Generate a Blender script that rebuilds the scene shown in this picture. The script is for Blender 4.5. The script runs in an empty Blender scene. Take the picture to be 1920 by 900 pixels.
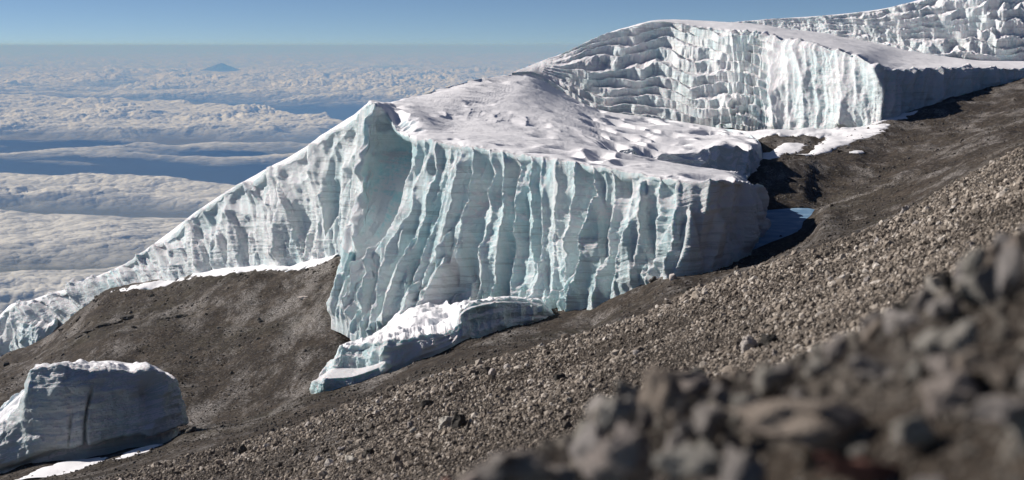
import bpy, bmesh, math, random
import numpy as np
R = math.radians
rng = np.random.default_rng(7)
C = bpy.context.scene.collection
sc = bpy.context.scene

# ------------------------------------------------------------------ camera
FPX = 2640.0
PITCH = math.atan((450 - 85) / FPX)
cam = bpy.data.cameras.new("camera")
cam.sensor_width = 36.0
cam.lens = FPX / 1920 * 36.0
cam.clip_start = 0.05
cam.clip_end = 1.5e6
cam.dof.use_dof = True
cam.dof.focus_distance = 150.0
cam.dof.aperture_fstop = 1.7
co = bpy.data.objects.new("camera", cam)
co.rotation_euler = (math.pi / 2 - PITCH, 0, 0)
C.objects.link(co)
sc.camera = co

# ------------------------------------------------------------------ light
SUN_EL = R(29)
SUN_AZ = R(-67)            # compass angle from +Y, negative = left of the view
w = bpy.data.worlds.new("World")
sc.world = w
w.use_nodes = True
nt = w.node_tree
nt.nodes.clear()
out = nt.nodes.new("ShaderNodeOutputWorld")
bg = nt.nodes.new("ShaderNodeBackground")
sky = nt.nodes.new("ShaderNodeTexSky")
sky.sky_type = 'NISHITA'
sky.sun_disc = False
sky.sun_elevation = SUN_EL
sky.sun_rotation = SUN_AZ
sky.altitude = 4200
sky.air_density = 1.0
sky.dust_density = 0.8
sky.ozone_density = 3.0
bg.inputs["Strength"].default_value = 0.062
# from 5700 m the bluer sky begins lower: read the sky a little above the true elevation
tcw = nt.nodes.new("ShaderNodeTexCoord")
sx = nt.nodes.new("ShaderNodeSeparateXYZ")
cx3 = nt.nodes.new("ShaderNodeCombineXYZ")
mz = nt.nodes.new("ShaderNodeMath"); mz.operation = 'MAXIMUM'; mz.inputs[1].default_value = 0.0
ma = nt.nodes.new("ShaderNodeMath"); ma.operation = 'MULTIPLY_ADD'; ma.inputs[1].default_value = 1.9; ma.inputs[2].default_value = 0.035
nt.links.new(tcw.outputs["Generated"], sx.inputs[0])
nt.links.new(sx.outputs[2], mz.inputs[0]); nt.links.new(mz.outputs[0], ma.inputs[0])
nt.links.new(sx.outputs[0], cx3.inputs[0]); nt.links.new(sx.outputs[1], cx3.inputs[1]); nt.links.new(ma.outputs[0], cx3.inputs[2])
nt.links.new(cx3.outputs[0], sky.inputs[0])
nt.links.new(sky.outputs[0], bg.inputs[0])
nt.links.new(bg.outputs[0], out.inputs[0])
sl = bpy.data.lights.new("sun", 'SUN')
sl.energy = 4.6
sl.angle = R(0.55)
sl.color = (1.0, 0.945, 0.88)
so = bpy.data.objects.new("sun", sl)
so.rotation_euler = (math.pi / 2 - SUN_EL, 0, math.pi - SUN_AZ)
C.objects.link(so)
sc.view_settings.view_transform = 'Standard'
sc.view_settings.look = 'None'
sc.view_settings.exposure = 0.35
sc.view_settings.gamma = 1
sc.cycles.use_denoising = True
sc.cycles.max_bounces = 6
sc.cycles.diffuse_bounces = 3
sc.cycles.glossy_bounces = 2
sc.cycles.transparent_max_bounces = 24
sc.cycles.volume_bounces = 0

# ------------------------------------------------------------------ helpers
SP, CP = math.sin(PITCH), math.cos(PITCH)
def P(px, py, d):
    """world point seen at photo pixel (px,py) at distance d straight ahead"""
    px, py, d = np.broadcast_arrays(np.asarray(px, float), np.asarray(py, float), np.asarray(d, float))
    v = (450 - py) / FPX
    den = CP + v * SP
    return np.stack([d * (px - 960) / FPX / den, d, d * (v * CP - SP) / den], -1)
def py_of(z, d):
    s = np.asarray(z, float) / d
    v = (s * CP + SP) / (CP - s * SP)
    return 450 - v * FPX

def hsh(i, j, k, seed):
    u = np.uint32
    q = lambda a: a.astype(np.int32).view(u)
    n = (q(i) * u(73856093)) ^ (q(j) * u(19349663)) ^ (q(k) * u(83492791)) ^ u((seed * 2654435761) & 0xFFFFFFFF)
    n = (n ^ (n >> u(15))) * u(2246822519)
    n = (n ^ (n >> u(13))) * u(3266489917)
    n = n ^ (n >> u(16))
    return n.astype(np.float32) / np.float32(4294967296.0)
def vnoise(x, y, z, seed=0):
    """smooth gradient noise, roughly -1..1"""
    x, y, z = np.broadcast_arrays(np.asarray(x, float), np.asarray(y, float), np.asarray(z, float))
    xi, yi, zi = np.floor(x), np.floor(y), np.floor(z)
    xf, yf, zf = x - xi, y - yi, z - zi
    u, v, t = [q * q * q * (q * (q * 6 - 15) + 10) for q in (xf, yf, zf)]
    res = 0
    for a in (0, 1):
        wa = u if a else 1 - u
        for b in (0, 1):
            wb = v if b else 1 - v
            for c in (0, 1):
                wc = t if c else 1 - t
                h = hsh(xi + a, yi + b, zi + c, seed) * 6.2831853
                h2 = hsh(xi + a, yi + b, zi + c, seed + 101) * 2 - 1
                rr = np.sqrt(np.maximum(0, 1 - h2 * h2))
                g = np.cos(h) * rr * (xf - a) + np.sin(h) * rr * (yf - b) + h2 * (zf - c)
                res = res + wa * wb * wc * g
    return res * 1.6
def fbm(x, y, z, o=4, seed=0, gain=0.5, lac=2.03):
    s, a, f, t = 0, 1.0, 1.0, 0
    for i in range(o):
        s = s + a * vnoise(x * f, y * f, z * f, seed + i * 7)
        t += a
        a *= gain
        f *= lac
    return s / t * 1.4
def cells(x, y, seed=0, jit=0.9):
    """2D cellular noise: F1, F2, id of nearest"""
    xi, yi = np.floor(x), np.floor(y)
    f1 = np.full(x.shape, 9.0)
    f2 = np.full(x.shape, 9.0)
    idn = np.zeros(x.shape)
    z0 = np.zeros_like(xi)
    for a in (-1, 0, 1):
        for b in (-1, 0, 1):
            cx, cy = xi + a, yi + b
            r1, r2 = hsh(cx, cy, z0, seed), hsh(cx, cy, z0, seed + 31)
            dd = np.hypot(cx + .5 + (r1 - .5) * jit - x, cy + .5 + (r2 - .5) * jit - y)
            m = dd < f1
            f2 = np.where(m, f1, np.minimum(f2, dd))
            idn = np.where(m, r1, idn)
            f1 = np.where(m, dd, f1)
    return f1, f2, idn
def sstep(a, b, x):
    t = np.clip((x - a) / (b - a), 0, 1)
    return t * t * (3 - 2 * t)

def pchip(x, y, q):
    """monotone cubic through (x[n], y[n,...]) at q[m]"""
    x = np.asarray(x, float)
    y = np.asarray(y, float)
    q = np.clip(q, x[0], x[-1])
    h = np.diff(x).reshape((-1,) + (1,) * (y.ndim - 1))
    dl = np.diff(y, axis=0) / h
    m = np.zeros_like(y)
    if len(x) > 2:
        a, b = dl[:-1], dl[1:]
        w1, w2 = 2 * h[1:] + h[:-1], h[1:] + 2 * h[:-1]
        ok = (a * b) > 0
        with np.errstate(all='ignore'):
            m[1:-1] = np.where(ok, (w1 + w2) / (w1 / np.where(ok, a, 1) + w2 / np.where(ok, b, 1)), 0)
    m[0], m[-1] = dl[0], dl[-1]
    i = np.clip(np.searchsorted(x, q, side='right') - 1, 0, len(x) - 2)
    sh = (-1,) + (1,) * (y.ndim - 1)
    hh = (x[i + 1] - x[i]).reshape(sh)
    t = ((q - x[i])).reshape(sh) / hh
    return ((1 + 2 * t) * (1 - t) ** 2) * y[i] + t * (1 - t) ** 2 * hh * m[i] + t * t * (3 - 2 * t) * y[i + 1] + t * t * (t - 1) * hh * m[i + 1]

def mesh_np(name, v, f, mat, parent=None, smooth=True, attrs=None):
    """v (n,3), f (m,k) with k = 3 or 4 -> one mesh object"""
    me = bpy.data.meshes.new(name)
    n, (m, k) = len(v), f.shape
    me.vertices.add(n)
    me.vertices.foreach_set("co", np.ascontiguousarray(v, np.float32).ravel())
    me.loops.add(m * k)
    me.loops.foreach_set("vertex_index", np.ascontiguousarray(f, np.int32).ravel())
    me.polygons.add(m)
    me.polygons.foreach_set("loop_start", np.arange(0, m * k, k, dtype=np.int32))
    me.polygons.foreach_set("loop_total", np.full(m, k, np.int32))
    me.polygons.foreach_set("use_smooth", np.full(m, smooth, bool))
    for an, av in (attrs or {}).items():
        at = me.attributes.new(an, 'FLOAT', 'POINT')
        at.data.foreach_set("value", np.ascontiguousarray(av, np.float32).ravel())
    me.update(calc_edges=True)
    if mat:
        me.materials.append(mat)
    o = bpy.data.objects.new(name, me)
    C.objects.link(o)
    if parent:
        o.parent = parent
    return o
def grid_faces(nu, nv, wrap=False):
    a = np.arange(nu * nv).reshape(nu, nv)
    if wrap:
        a = np.concatenate([a, a[:1]], 0)
    return np.stack([a[:-1, :-1], a[1:, :-1], a[1:, 1:], a[:-1, 1:]], -1).reshape(-1, 4)
def grid_normals(p):
    du, dv = np.gradient(p, axis=0), np.gradient(p, axis=1)
    n = np.cross(du, dv)
    return n / (np.linalg.norm(n, axis=-1, keepdims=True) + 1e-9)
def blur(a, r, axis):
    if r < 1:
        return a
    k = np.hanning(2 * r + 3)[1:-1]
    k /= k.sum()
    pad = [(0, 0)] * a.ndim
    pad[axis] = (r, r)
    b = np.pad(a, pad, mode='edge')
    return np.apply_along_axis(lambda q: np.convolve(q, k, 'valid'), axis, b)
def tag(o, label=None, cat=None, group=None, kind=None):
    for k, v in (('label', label), ('category', cat), ('group', group), ('kind', kind)):
        if v:
            o[k] = v
    return o
def empty(name, loc=(0, 0, 0)):
    o = bpy.data.objects.new(name, None)
    o.location = loc
    C.objects.link(o)
    return o
def net_eval(net, ncol, dens=None):
    """net: list of columns, each a list of (px,py,d). Returns (ncol, rows, 3) of interpolated (px,py,d) and arc length"""
    net = np.array(net, float)
    wp = P(net[..., 0], net[..., 1], net[..., 2])
    seg = np.linalg.norm(np.diff(wp[:, :4].mean(1), axis=0), axis=-1)
    s = np.concatenate([[0], np.cumsum(np.maximum(seg, .5))])
    if dens is None:
        q = np.linspace(0, s[-1], ncol)
    else:
        c = np.concatenate([[0], np.cumsum(seg * np.interp((s[1:] + s[:-1]) / 2, s, dens))])
        q = np.interp(np.linspace(0, c[-1], ncol), c, s)
    ppd = pchip(s, net, q)
    return ppd, q

# ------------------------------------------------------------------ materials
def new_mat(name):
    m = bpy.data.materials.new(name)
    m.use_nodes = True
    t = m.node_tree
    t.nodes.clear()
    o = t.nodes.new("ShaderNodeOutputMaterial")
    b = t.nodes.new("ShaderNodeBsdfPrincipled")
    t.links.new(b.outputs[0], o.inputs[0])
    return m, t, b, o
class NT:
    def __init__(s, t):
        s.t = t
        s.tc = t.nodes.new("ShaderNodeTexCoord")
    def n(s, typ, **kw):
        nd = s.t.nodes.new(typ)
        for k, v in kw.items():
            if k in nd.inputs:
                if hasattr(v, 'links') or isinstance(v, bpy.types.NodeSocket):
                    s.t.links.new(v, nd.inputs[k])
                else:
                    nd.inputs[k].default_value = v
            else:
                setattr(nd, k, v)
        return nd
    def mapped(s, scale, rot=(0, 0, 0), src=None):
        m = s.n("ShaderNodeMapping")
        m.inputs["Scale"].default_value = scale
        m.inputs["Rotation"].default_value = rot
        s.t.links.new(src or s.tc.outputs["Object"], m.inputs["Vector"])
        return m.outputs[0]
    def noise(s, scale, detail=4, rough=.55, vec=None, dist=0.0):
        nd = s.n("ShaderNodeTexNoise", Scale=scale, Detail=detail, Roughness=rough, Distortion=dist)
        s.t.links.new(vec or s.tc.outputs["Object"], nd.inputs["Vector"])
        return nd.outputs["Fac"]
    def ramp(s, fac, stops):
        r = s.n("ShaderNodeValToRGB")
        el = r.color_ramp.elements
        while len(el) < len(stops):
            el.new(0.5)
        for e, (p, c) in zip(el, stops):
            e.position = p
            e.color = (c[0], c[1], c[2], 1) if not isinstance(c, (int, float)) else (c, c, c, 1)
        s.t.links.new(fac, r.inputs[0])
        return r.outputs[0]
    def mix(s, fac, a, b, blend='MIX'):
        m = s.n("ShaderNodeMix")
        m.data_type = 'RGBA'
        m.blend_type = blend
        for i, v in ((0, fac), (6, a), (7, b)):
            if isinstance(v, bpy.types.NodeSocket):
                s.t.links.new(v, m.inputs[i])
            elif i == 0:
                m.inputs[0].default_value = v
            else:
                m.inputs[i].default_value = (*v, 1)
        return m.outputs[2]
    def math(s, op, a, b=0.0, clamp=False):
        m = s.n("ShaderNodeMath")
        m.operation = op
        m.use_clamp = clamp
        for i, v in enumerate((a, b)):
            if isinstance(v, bpy.types.NodeSocket):
                s.t.links.new(v, m.inputs[i])
            else:
                m.inputs[i].default_value = v
        return m.outputs[0]
    def bump(s, h, strength, dist, nrm=None):
        b = s.n("ShaderNodeBump", Height=h, Strength=strength, Distance=dist)
        if nrm:
            s.t.links.new(nrm, b.inputs["Normal"])
        return b.outputs[0]
    def attr(s, name):
        a = s.n("ShaderNodeAttribute")
        a.attribute_name = name
        return a.outputs["Fac"]

def ice_mat(name, grey=0.0, blue=.72):
    m, t, b, o = new_mat(name)
    k = NT(t)
    z = k.n("ShaderNodeSeparateXYZ")
    geo = k.n("ShaderNodeNewGeometry")
    t.links.new(geo.outputs["True Normal"], z.inputs[0])
    up = z.outputs[2]
    tone = k.attr("tone")
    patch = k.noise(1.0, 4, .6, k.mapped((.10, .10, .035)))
    fine = k.noise(1.0, 5, .65, k.mapped((1.1, 1.1, .35)))
    white = (.91, .93, .93)
    cyan = (.34, .68, .73)
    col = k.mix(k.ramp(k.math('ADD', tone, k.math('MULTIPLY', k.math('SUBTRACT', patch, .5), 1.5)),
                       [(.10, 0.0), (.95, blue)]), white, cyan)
    col = k.mix(k.ramp(fine, [(.38, 0.0), (.66, .5)]), col, (.84, .87, .87))
    # dirty strata: thin layers dipping gently to one side
    lay = k.noise(1.0, 5, .7, k.mapped((.025, .025, 1.15), (0.10, -0.08, 0)))
    area = k.noise(.05, 2, .5)
    band = k.math('MULTIPLY', k.ramp(lay, [(.53, 0.0), (.60, 1.0), (.66, .25), (.9, .5)]), k.ramp(area, [(.40, .10), (.58, .85)]))
    col = k.mix(k.math('MULTIPLY', band, .5), col, (.30, .32, .31))
    if grey:
        col = k.mix(k.ramp(k.noise(.12, 3), [(.3, grey), (.7, grey * .5)]), col, (.42, .46, .47))
    # settled snow on what is nearly level
    snowf = k.ramp(k.math('ADD', up, k.math('MULTIPLY', k.math('SUBTRACT', fine, .5), .5)), [(.52, 0.0), (.70, 1.0)])
    col = k.mix(snowf, col, (.87, .85, .87))
    t.links.new(col, b.inputs["Base Color"])
    t.links.new(k.ramp(snowf, [(0, .42), (1, .8)]), b.inputs["Roughness"])
    b.inputs["IOR"].default_value = 1.31
    b.inputs["Subsurface Weight"].default_value = .18
    b.inputs["Subsurface Radius"].default_value = (.35, .8, 1.0)
    b.inputs["Subsurface Scale"].default_value = .8
    b.inputs["Specular IOR Level"].default_value = .35
    hb = k.math('ADD', k.math('MULTIPLY', k.noise(1.6, 8, .75), 1.3), k.math('MULTIPLY', lay, .5))
    t.links.new(k.bump(hb, .9, .6), b.inputs["Normal"])
    return m
def snow_mat(name, col=(.90, .88, .90), bd=.25):
    m, t, b, o = new_mat(name)
    k = NT(t)
    n1 = k.noise(.35, 5, .6, k.mapped((1, .45, 1)))
    n2 = k.noise(3.0, 4, .7)
    c = k.mix(k.ramp(n1, [(.35, 0.0), (.75, .5)]), col, tuple(q * .88 for q in col))
    c = k.mix(k.ramp(k.noise(1.3, 5, .75, k.mapped((.35, 1, 1))), [(.62, 0.0), (.78, .35)]), c, (.55, .54, .56))
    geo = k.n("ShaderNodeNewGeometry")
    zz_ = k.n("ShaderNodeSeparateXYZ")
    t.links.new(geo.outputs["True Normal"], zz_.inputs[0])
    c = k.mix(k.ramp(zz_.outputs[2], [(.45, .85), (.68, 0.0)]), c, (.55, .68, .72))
    t.links.new(c, b.inputs["Base Color"])
    b.inputs["Roughness"].default_value = .75
    b.inputs["Specular IOR Level"].default_value = .25
    t.links.new(k.bump(k.math('ADD', n1, k.math('MULTIPLY', n2, .35)), .9, bd), b.inputs["Normal"])
    return m
def ground_mat():
    m, t, b, o = new_mat("volcanic_soil")
    k = NT(t)
    big = k.noise(.018, 4, .6)
    mid = k.noise(.22, 6, .7)
    fin = k.noise(2.6, 6, .75)
    peb = k.n("ShaderNodeTexVoronoi", Scale=2.2)
    t.links.new(k.tc.outputs["Object"], peb.inputs["Vector"])
    c = k.ramp(big, [(.3, (.045, .037, .030)), (.5, (.072, .057, .045)), (.7, (.052, .047, .034))])
    c = k.mix(k.ramp(mid, [(.40, 0.0), (.56, .9)]), c, (.036, .030, .026))
    c = k.mix(k.ramp(fin, [(.50, 0.0), (.75, .6)]), c, (.14, .115, .095))
    # thin streaks of frost and pale ash
    st = k.noise(1.0, 7, .74, k.mapped((.11, .035, .1), (0, 0, R(18))))
    sf = k.math('MULTIPLY', k.ramp(st, [(.50, 0.0), (.62, .9)]), k.ramp(fin, [(.44, 0.0), (.60, 1.0)]))
    c = k.mix(sf, c, (.42, .39, .37))
    cc = k.n("ShaderNodeSeparateXYZ")
    t.links.new(peb.outputs["Color"], cc.inputs[0])
    c = k.mix(k.ramp(cc.outputs[0], [(.75, 0.0), (1.0, .35)]), c, (.26, .23, .20))
    t.links.new(c, b.inputs["Base Color"])
    b.inputs["Roughness"].default_value = .95
    b.inputs["Specular IOR Level"].default_value = .1
    h = k.math('ADD', k.math('MULTIPLY', mid, 2.0), k.math('ADD', k.math('MULTIPLY', fin, .8), k.math('MULTIPLY', peb.outputs["Distance"], -.35)))
    t.links.new(k.bump(h, 1.0, .4), b.inputs["Normal"])
    return m
def rock_mat(name, stops, scale=18, bd=.01, rnd=True, src='tone'):
    m, t, b, o = new_mat(name)
    k = NT(t)
    if src == 'tone':
        f = k.attr("tone")
    else:
        oi = k.n("ShaderNodeObjectInfo")
        f = oi.outputs["Random"]
    c = k.ramp(f, stops)
    n = k.noise(scale, 6, .7)
    c = k.mix(k.ramp(n, [(.35, 0.0), (.75, .45)]), c, (.11, .10, .09))
    c = k.mix(k.ramp(k.noise(scale * .35, 3), [(.5, 0.0), (.8, .3)]), c, (.36, .32, .27))
    t.links.new(c, b.inputs["Base Color"])
    b.inputs["Roughness"].default_value = .9
    b.inputs["Specular IOR Level"].default_value = .2
    t.links.new(k.bump(k.noise(scale * 2, 5, .7), .9, bd), b.inputs["Normal"])
    return m

M_ice = ice_mat("glacier_ice")
M_ice_up = ice_mat("upper_ice", .10, .7)
M_ice_block = ice_mat("old_ice", .55, .9)
M_snow = snow_mat("snow")
M_soil = ground_mat()
M_gravel = rock_mat("gravel_stone", [(0, (.085, .07, .058)), (.3, (.19, .155, .125)), (.58, (.36, .30, .245)), (.82, (.55, .48, .41)), (1, (.74, .67, .60))], 9, .02)
M_dark = rock_mat("dark_rubble", [(0, (.06, .052, .045)), (.5, (.11, .095, .08)), (1, (.26, .225, .19))], 3, .05)

# ------------------------------------------------------------------ ground
def zp(z, d):
    return float(py_of(z, d))
# each row: list of (px, py, d) from near to far
G = [
 [(-700, zp(-2.1, .8), .8), (960, zp(-1.2, .8), .8), (1920, zp(-1.0, .8), .8), (2600, zp(-.85, .8), .8)],
 [(-700, 1500, 3.5), (0, 1250, 3.5), (860, 985, 3.5), (1100, 900, 3.5), (1500, 735, 3.5), (1920, 525, 3.5), (2600, 170, 3.5)],
 [(-700, 1520, 7), (0, 1270, 7), (900, 985, 7), (1400, 790, 7), (1920, 530, 7), (2600, 200, 7)],
 [(-700, 1450, 14), (0, 1200, 14), (500, 1060, 14), (900, 960, 14), (1400, 735, 14), (1920, 490, 14), (2600, 180, 14)],
 [(-700, 1290, 32), (0, 1060, 32), (200, 1010, 32), (560, 900, 32), (900, 790, 32), (1200, 680, 32), (1400, 590, 32), (1640, 490, 32), (1920, 355, 32), (2600, 40, 32)],
 [(-700, 1130, 60), (0, 972, 60), (175, 912, 60), (560, 803, 60), (640, 769, 60), (832, 708, 60), (1100, 630, 60), (1178, 606, 60), (1333, 531, 60), (1640, 434, 60), (1900, 299, 60), (2100, 205, 60), (2600, -20, 60)],
 [(-700, 1170, 85), (0, 985, 85), (175, 930, 85), (560, 826, 85), (832, 733, 85), (1100, 650, 85), (1333, 554, 85), (1640, 455, 85), (1900, 320, 85), (2600, 0, 85)],
 [(-700, 1130, 125), (0, 940, 125), (200, 892, 125), (400, 835, 125), (600, 785, 125), (832, 708, 125), (1100, 628, 125), (1333, 532, 125), (1640, 432, 125), (1900, 292, 125), (2600, -20, 125)],
 [(-700, 1085, 185), (0, 893, 178), (100, 870, 178), (200, 854, 180), (300, 834, 183), (345, 814, 186), (450, 796, 195), (586, 745, 206), (700, 713, 208), (800, 666, 213), (860, 644, 217), (950, 618, 226), (1010, 605, 230), (1100, 589, 230), (1160, 563, 225), (1215, 541, 221), (1262, 521, 216), (1300, 513, 219), (1390, 483, 235), (1500, 433, 268), (1536, 394, 298), (1600, 378, 290), (1700, 350, 280), (1920, 272, 220), (2600, -10, 200)],
 [(-700, 1000, 240), (0, 805, 240), (200, 765, 250), (345, 770, 245), (600, 708, 245), (700, zp(-57, 262), 262), (1000, zp(-48, 262), 262), (1262, zp(-38, 250), 250), (1300, zp(-36.1, 250), 250), (1415, zp(-36.1, 298), 298), (1500, zp(-36.1, 304), 304), (1536, 392, 304), (1600, 370, 300), (1700, 340, 292), (1920, 260, 260), (2600, -5, 260)],
 [(-700, 960, 520), (-60, 740, 445), (0, 676, 433), (60, 650, 425), (110, 618, 416), (160, 576, 405), (200, 551, 398), (330, 526, 382), (480, 498, 364), (560, 493, 352), (655, 484, 334), (700, zp(-54, 332), 332), (1000, zp(-47, 330), 330), (1262, zp(-39, 310), 310), (1405, 386, 308), (1430, 379, 308), (1500, 380, 312), (1536, 386, 314), (1600, 355, 325), (1700, 320, 330), (1920, 240, 320), (2600, -10, 320)],
 [(-700, zp(-210, 620), 620), (0, zp(-130, 500), 500), (655, zp(-90, 400), 400), (1000, zp(-50, 400), 400), (1300, zp(-42, 370), 370), (1385, 330, 352), (1430, 318, 355), (1500, 302, 368), (1600, 286, 385), (1700, 266, 400), (1920, 205, 400), (2600, -15, 400)],
 [(-700, zp(-420, 800), 800), (0, zp(-260, 700), 700), (655, zp(-150, 560), 560), (990, zp(-60, 530), 530), (1110, zp(-40, 510), 510), (1300, 236, 492), (1400, 243, 478), (1480, 243, 466), (1560, 243, 455), (1610, 239, 447), (1645, 231, 444), (1700, 211, 464), (1800, 181, 489), (1905, 153, 519), (2050, 112, 540), (2600, -30, 600)],
 [(-700, zp(-900, 1500), 1500), (0, zp(-700, 1300), 1300), (700, zp(-420, 1000), 1000), (1000, zp(-160, 900), 900), (1400, zp(-60, 900), 900), (1920, zp(-20, 900), 900), (2600, zp(20, 900), 900)],
 [(-700, zp(-5200, 9000), 9000), (2600, zp(-5200, 9000), 9000)],
]
gcols = np.concatenate([np.linspace(-700, -30, 60), np.linspace(-26, 1946, 900), np.linspace(1960, 2600, 60)])
gtab = []
for row in G:
    r = np.array(row, float)
    zw = P(r[:, 0], r[:, 1], r[:, 2])[:, 2]
    d = pchip(r[:, 0], r[:, 2:3], gcols)[:, 0]
    sl_ = pchip(r[:, 0], (zw / r[:, 2])[:, None], gcols)[:, 0]
    gtab.append(np.stack([d, sl_ * d], -1))
gtab = np.array(gtab)                                     # rows, cols, (d,z)
ld = np.log(gtab[..., 0])
NR = 760
# parameter t: shared along columns, by control row
segn = [10, 40, 34, 50, 110, 110, 30, 40, 70, 60, 90, 50, 50, 30, 20]
ts = np.concatenate([np.linspace(i, i + 1, segn[i] + 1)[:-1] for i in range(len(G) - 1)] + [[len(G) - 1]])
gi = np.arange(len(G), dtype=float)
ldq = pchip(gi, ld, ts)                                    # (rows, cols)
gd = np.exp(ldq)
# interpolate z by d inside each column
gz = np.empty_like(gd)
for c in range(len(gcols)):
    gz[:, c] = pchip(gtab[:, c, 0], gtab[:, c, 1:2], gd[:, c])[:, 0]
gpy = py_of(gz, gd)
gp = P(gcols[None, :], gpy, gd)                            # rows, cols, 3
X, Y = gp[..., 0], gp[..., 1]
amp = np.clip(Y / 220, 0.0, 1.3)
zadd = amp * (1.5 * fbm(X / 34, Y / 34, 0, 4, 3) + .42 * fbm(X / 6, Y / 14, 0, 5, 5) + .5 * np.abs(fbm(X / 15, Y / 22, 0, 4, 6)))
f1, f2, _ = cells(X / 14 + .4 * vnoise(X / 9, Y / 9, 0, 2), Y / 14, 4)
zadd += amp * .5 * (1 - sstep(0, .5, f1)) * sstep(.05, .4, vnoise(X / 40, Y / 40, 3, 8))
near = np.exp(-Y / 80)
zadd += near * (Y > 1) * (.05 * fbm(X / 1.4, Y / 1.4, 0, 4, 9)) + .22 * fbm(X / 7, Y / 7, 1, 3, 19) * np.clip(Y / 14, 0, 1) * (Y < 110)
# keep the pond's bed level
pondm = sstep(1270, 1300, gcols)[None, :] * (1 - sstep(1528, 1545, gcols))[None, :] * (np.abs(Y - 262) < 46)
zadd = zadd * (1 - .85 * pondm)
gp[..., 2] += zadd
gz2 = gp[..., 2]
ground = mesh_np("ground", gp.reshape(-1, 3), grid_faces(*gd.shape)[:, ::-1], M_soil)
tag(ground, "brown volcanic hillside sloping down to the left below the glacier", None, None, "structure")
gpy2 = py_of(gz2, gd)
def col_of(px):
    return np.clip(np.searchsorted(gcols, px) - 1, 0, len(gcols) - 2)
def ground_pd(px, d):
    """ground point under direction px at distance d (arrays)"""
    px, d = np.atleast_1d(np.asarray(px, float)), np.atleast_1d(np.asarray(d, float))
    out_ = np.empty((len(px), 3))
    c = col_of(px)
    for i in range(len(px)):
        z = np.interp(d[i], gd[:, c[i]], gz2[:, c[i]])
        out_[i] = P(px[i], py_of(z, d[i]), d[i])
    return out_
def ground_pix(px, py, dmin, dmax):
    """visible ground point at photo pixel between two distances"""
    c = int(col_of(px))
    dd = np.linspace(dmin, dmax, 500)
    zz = np.interp(dd, gd[:, c], gz2[:, c])
    pp = py_of(zz, dd)
    j = np.argmax(pp <= py) if (pp <= py).any() else int(np.argmin(np.abs(pp - py)))
    return P(px, pp[j], dd[j])

# ------------------------------------------------------------------ lowland, clouds, far mountain
HL = 4300.0
m_low, t_, b_, o_ = new_mat("lowland_plain")
k_ = NT(t_)
t_.links.new(k_.ramp(k_.noise(.00012, 5, .6), [(.35, (.045, .055, .035)), (.65, (.085, .085, .055))]), b_.inputs["Base Color"])
b_.inputs["Roughness"].default_value = 1
Rl = 480000.0
lp = np.array([[-Rl, -3000, -HL], [Rl, -3000, -HL], [Rl, Rl, -HL], [-Rl, Rl, -HL]], float)
tag(mesh_np("lowland", lp, np.array([[0, 1, 2, 3]]), m_low), "flat green and brown lowland far below the clouds", None, None, "structure")

def cloud_mat(name, bstr, afreq):
    m, t, b, o = new_mat(name)
    k = NT(t)
    a = k.attr("cover")
    nz = k.noise(1.0, 8, .72, k.mapped((afreq * .75, afreq, afreq)))
    def puff(sc_):
        vn = k.n("ShaderNodeTexVoronoi", Scale=sc_)
        wv = k.n("ShaderNodeVectorMath"); wv.operation = 'ADD'
        nn = k.n("ShaderNodeTexNoise", Scale=sc_ * .8, Detail=3.0)
        t.links.new(k.tc.outputs["Object"], nn.inputs["Vector"])
        sc3 = k.n("ShaderNodeVectorMath"); sc3.operation = 'SCALE'; sc3.inputs["Scale"].default_value = .9 / sc_
        t.links.new(nn.outputs["Color"], sc3.inputs[0])
        t.links.new(k.tc.outputs["Object"], wv.inputs[0]); t.links.new(sc3.outputs[0], wv.inputs[1])
        t.links.new(wv.outputs[0], vn.inputs["Vector"])
        return k.math('SUBTRACT', 1.0, k.math('POWER', vn.outputs["Distance"], 2.0))
    hb = k.math('ADD', k.math('MULTIPLY', puff(.0016), 1.0), k.math('ADD', k.math('MULTIPLY', puff(.0038), .5), k.math('MULTIPLY', puff(.009), .22)))
    bn_ = k.bump(hb, bstr, 260.0)
    al = k.ramp(k.math('ADD', a, k.math('MULTIPLY', k.math('SUBTRACT', nz, .5), .8)), [(.28, 0.0), (.80, 1.0)])
    t.nodes.remove(b)
    df = k.n("ShaderNodeBsdfDiffuse"); df.inputs["Color"].default_value = (.96, .95, .94, 1)
    tl = k.n("ShaderNodeBsdfTranslucent"); tl.inputs["Color"].default_value = (.97, .97, .98, 1)
    t.links.new(bn_, df.inputs["Normal"])
    tp = k.n("ShaderNodeBsdfTransparent")
    m1 = t.nodes.new("ShaderNodeMixShader"); m1.inputs[0].default_value = .42
    t.links.new(df.outputs[0], m1.inputs[1]); t.links.new(tl.outputs[0], m1.inputs[2])
    m2 = t.nodes.new("ShaderNodeMixShader")
    t.links.new(al, m2.inputs[0]); t.links.new(tp.outputs[0], m2.inputs[1]); t.links.new(m1.outputs[0], m2.inputs[2])
    t.links.new(m2.outputs[0], o.inputs[0])
    return m
M_cloud = cloud_mat("cloud_vapour", .8, .0009)
M_cloud_mid = cloud_mat("cloud_vapour_soft", .38, .0009)
M_cloud_near = cloud_mat("cloud_mist", .34, .0005)
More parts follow.
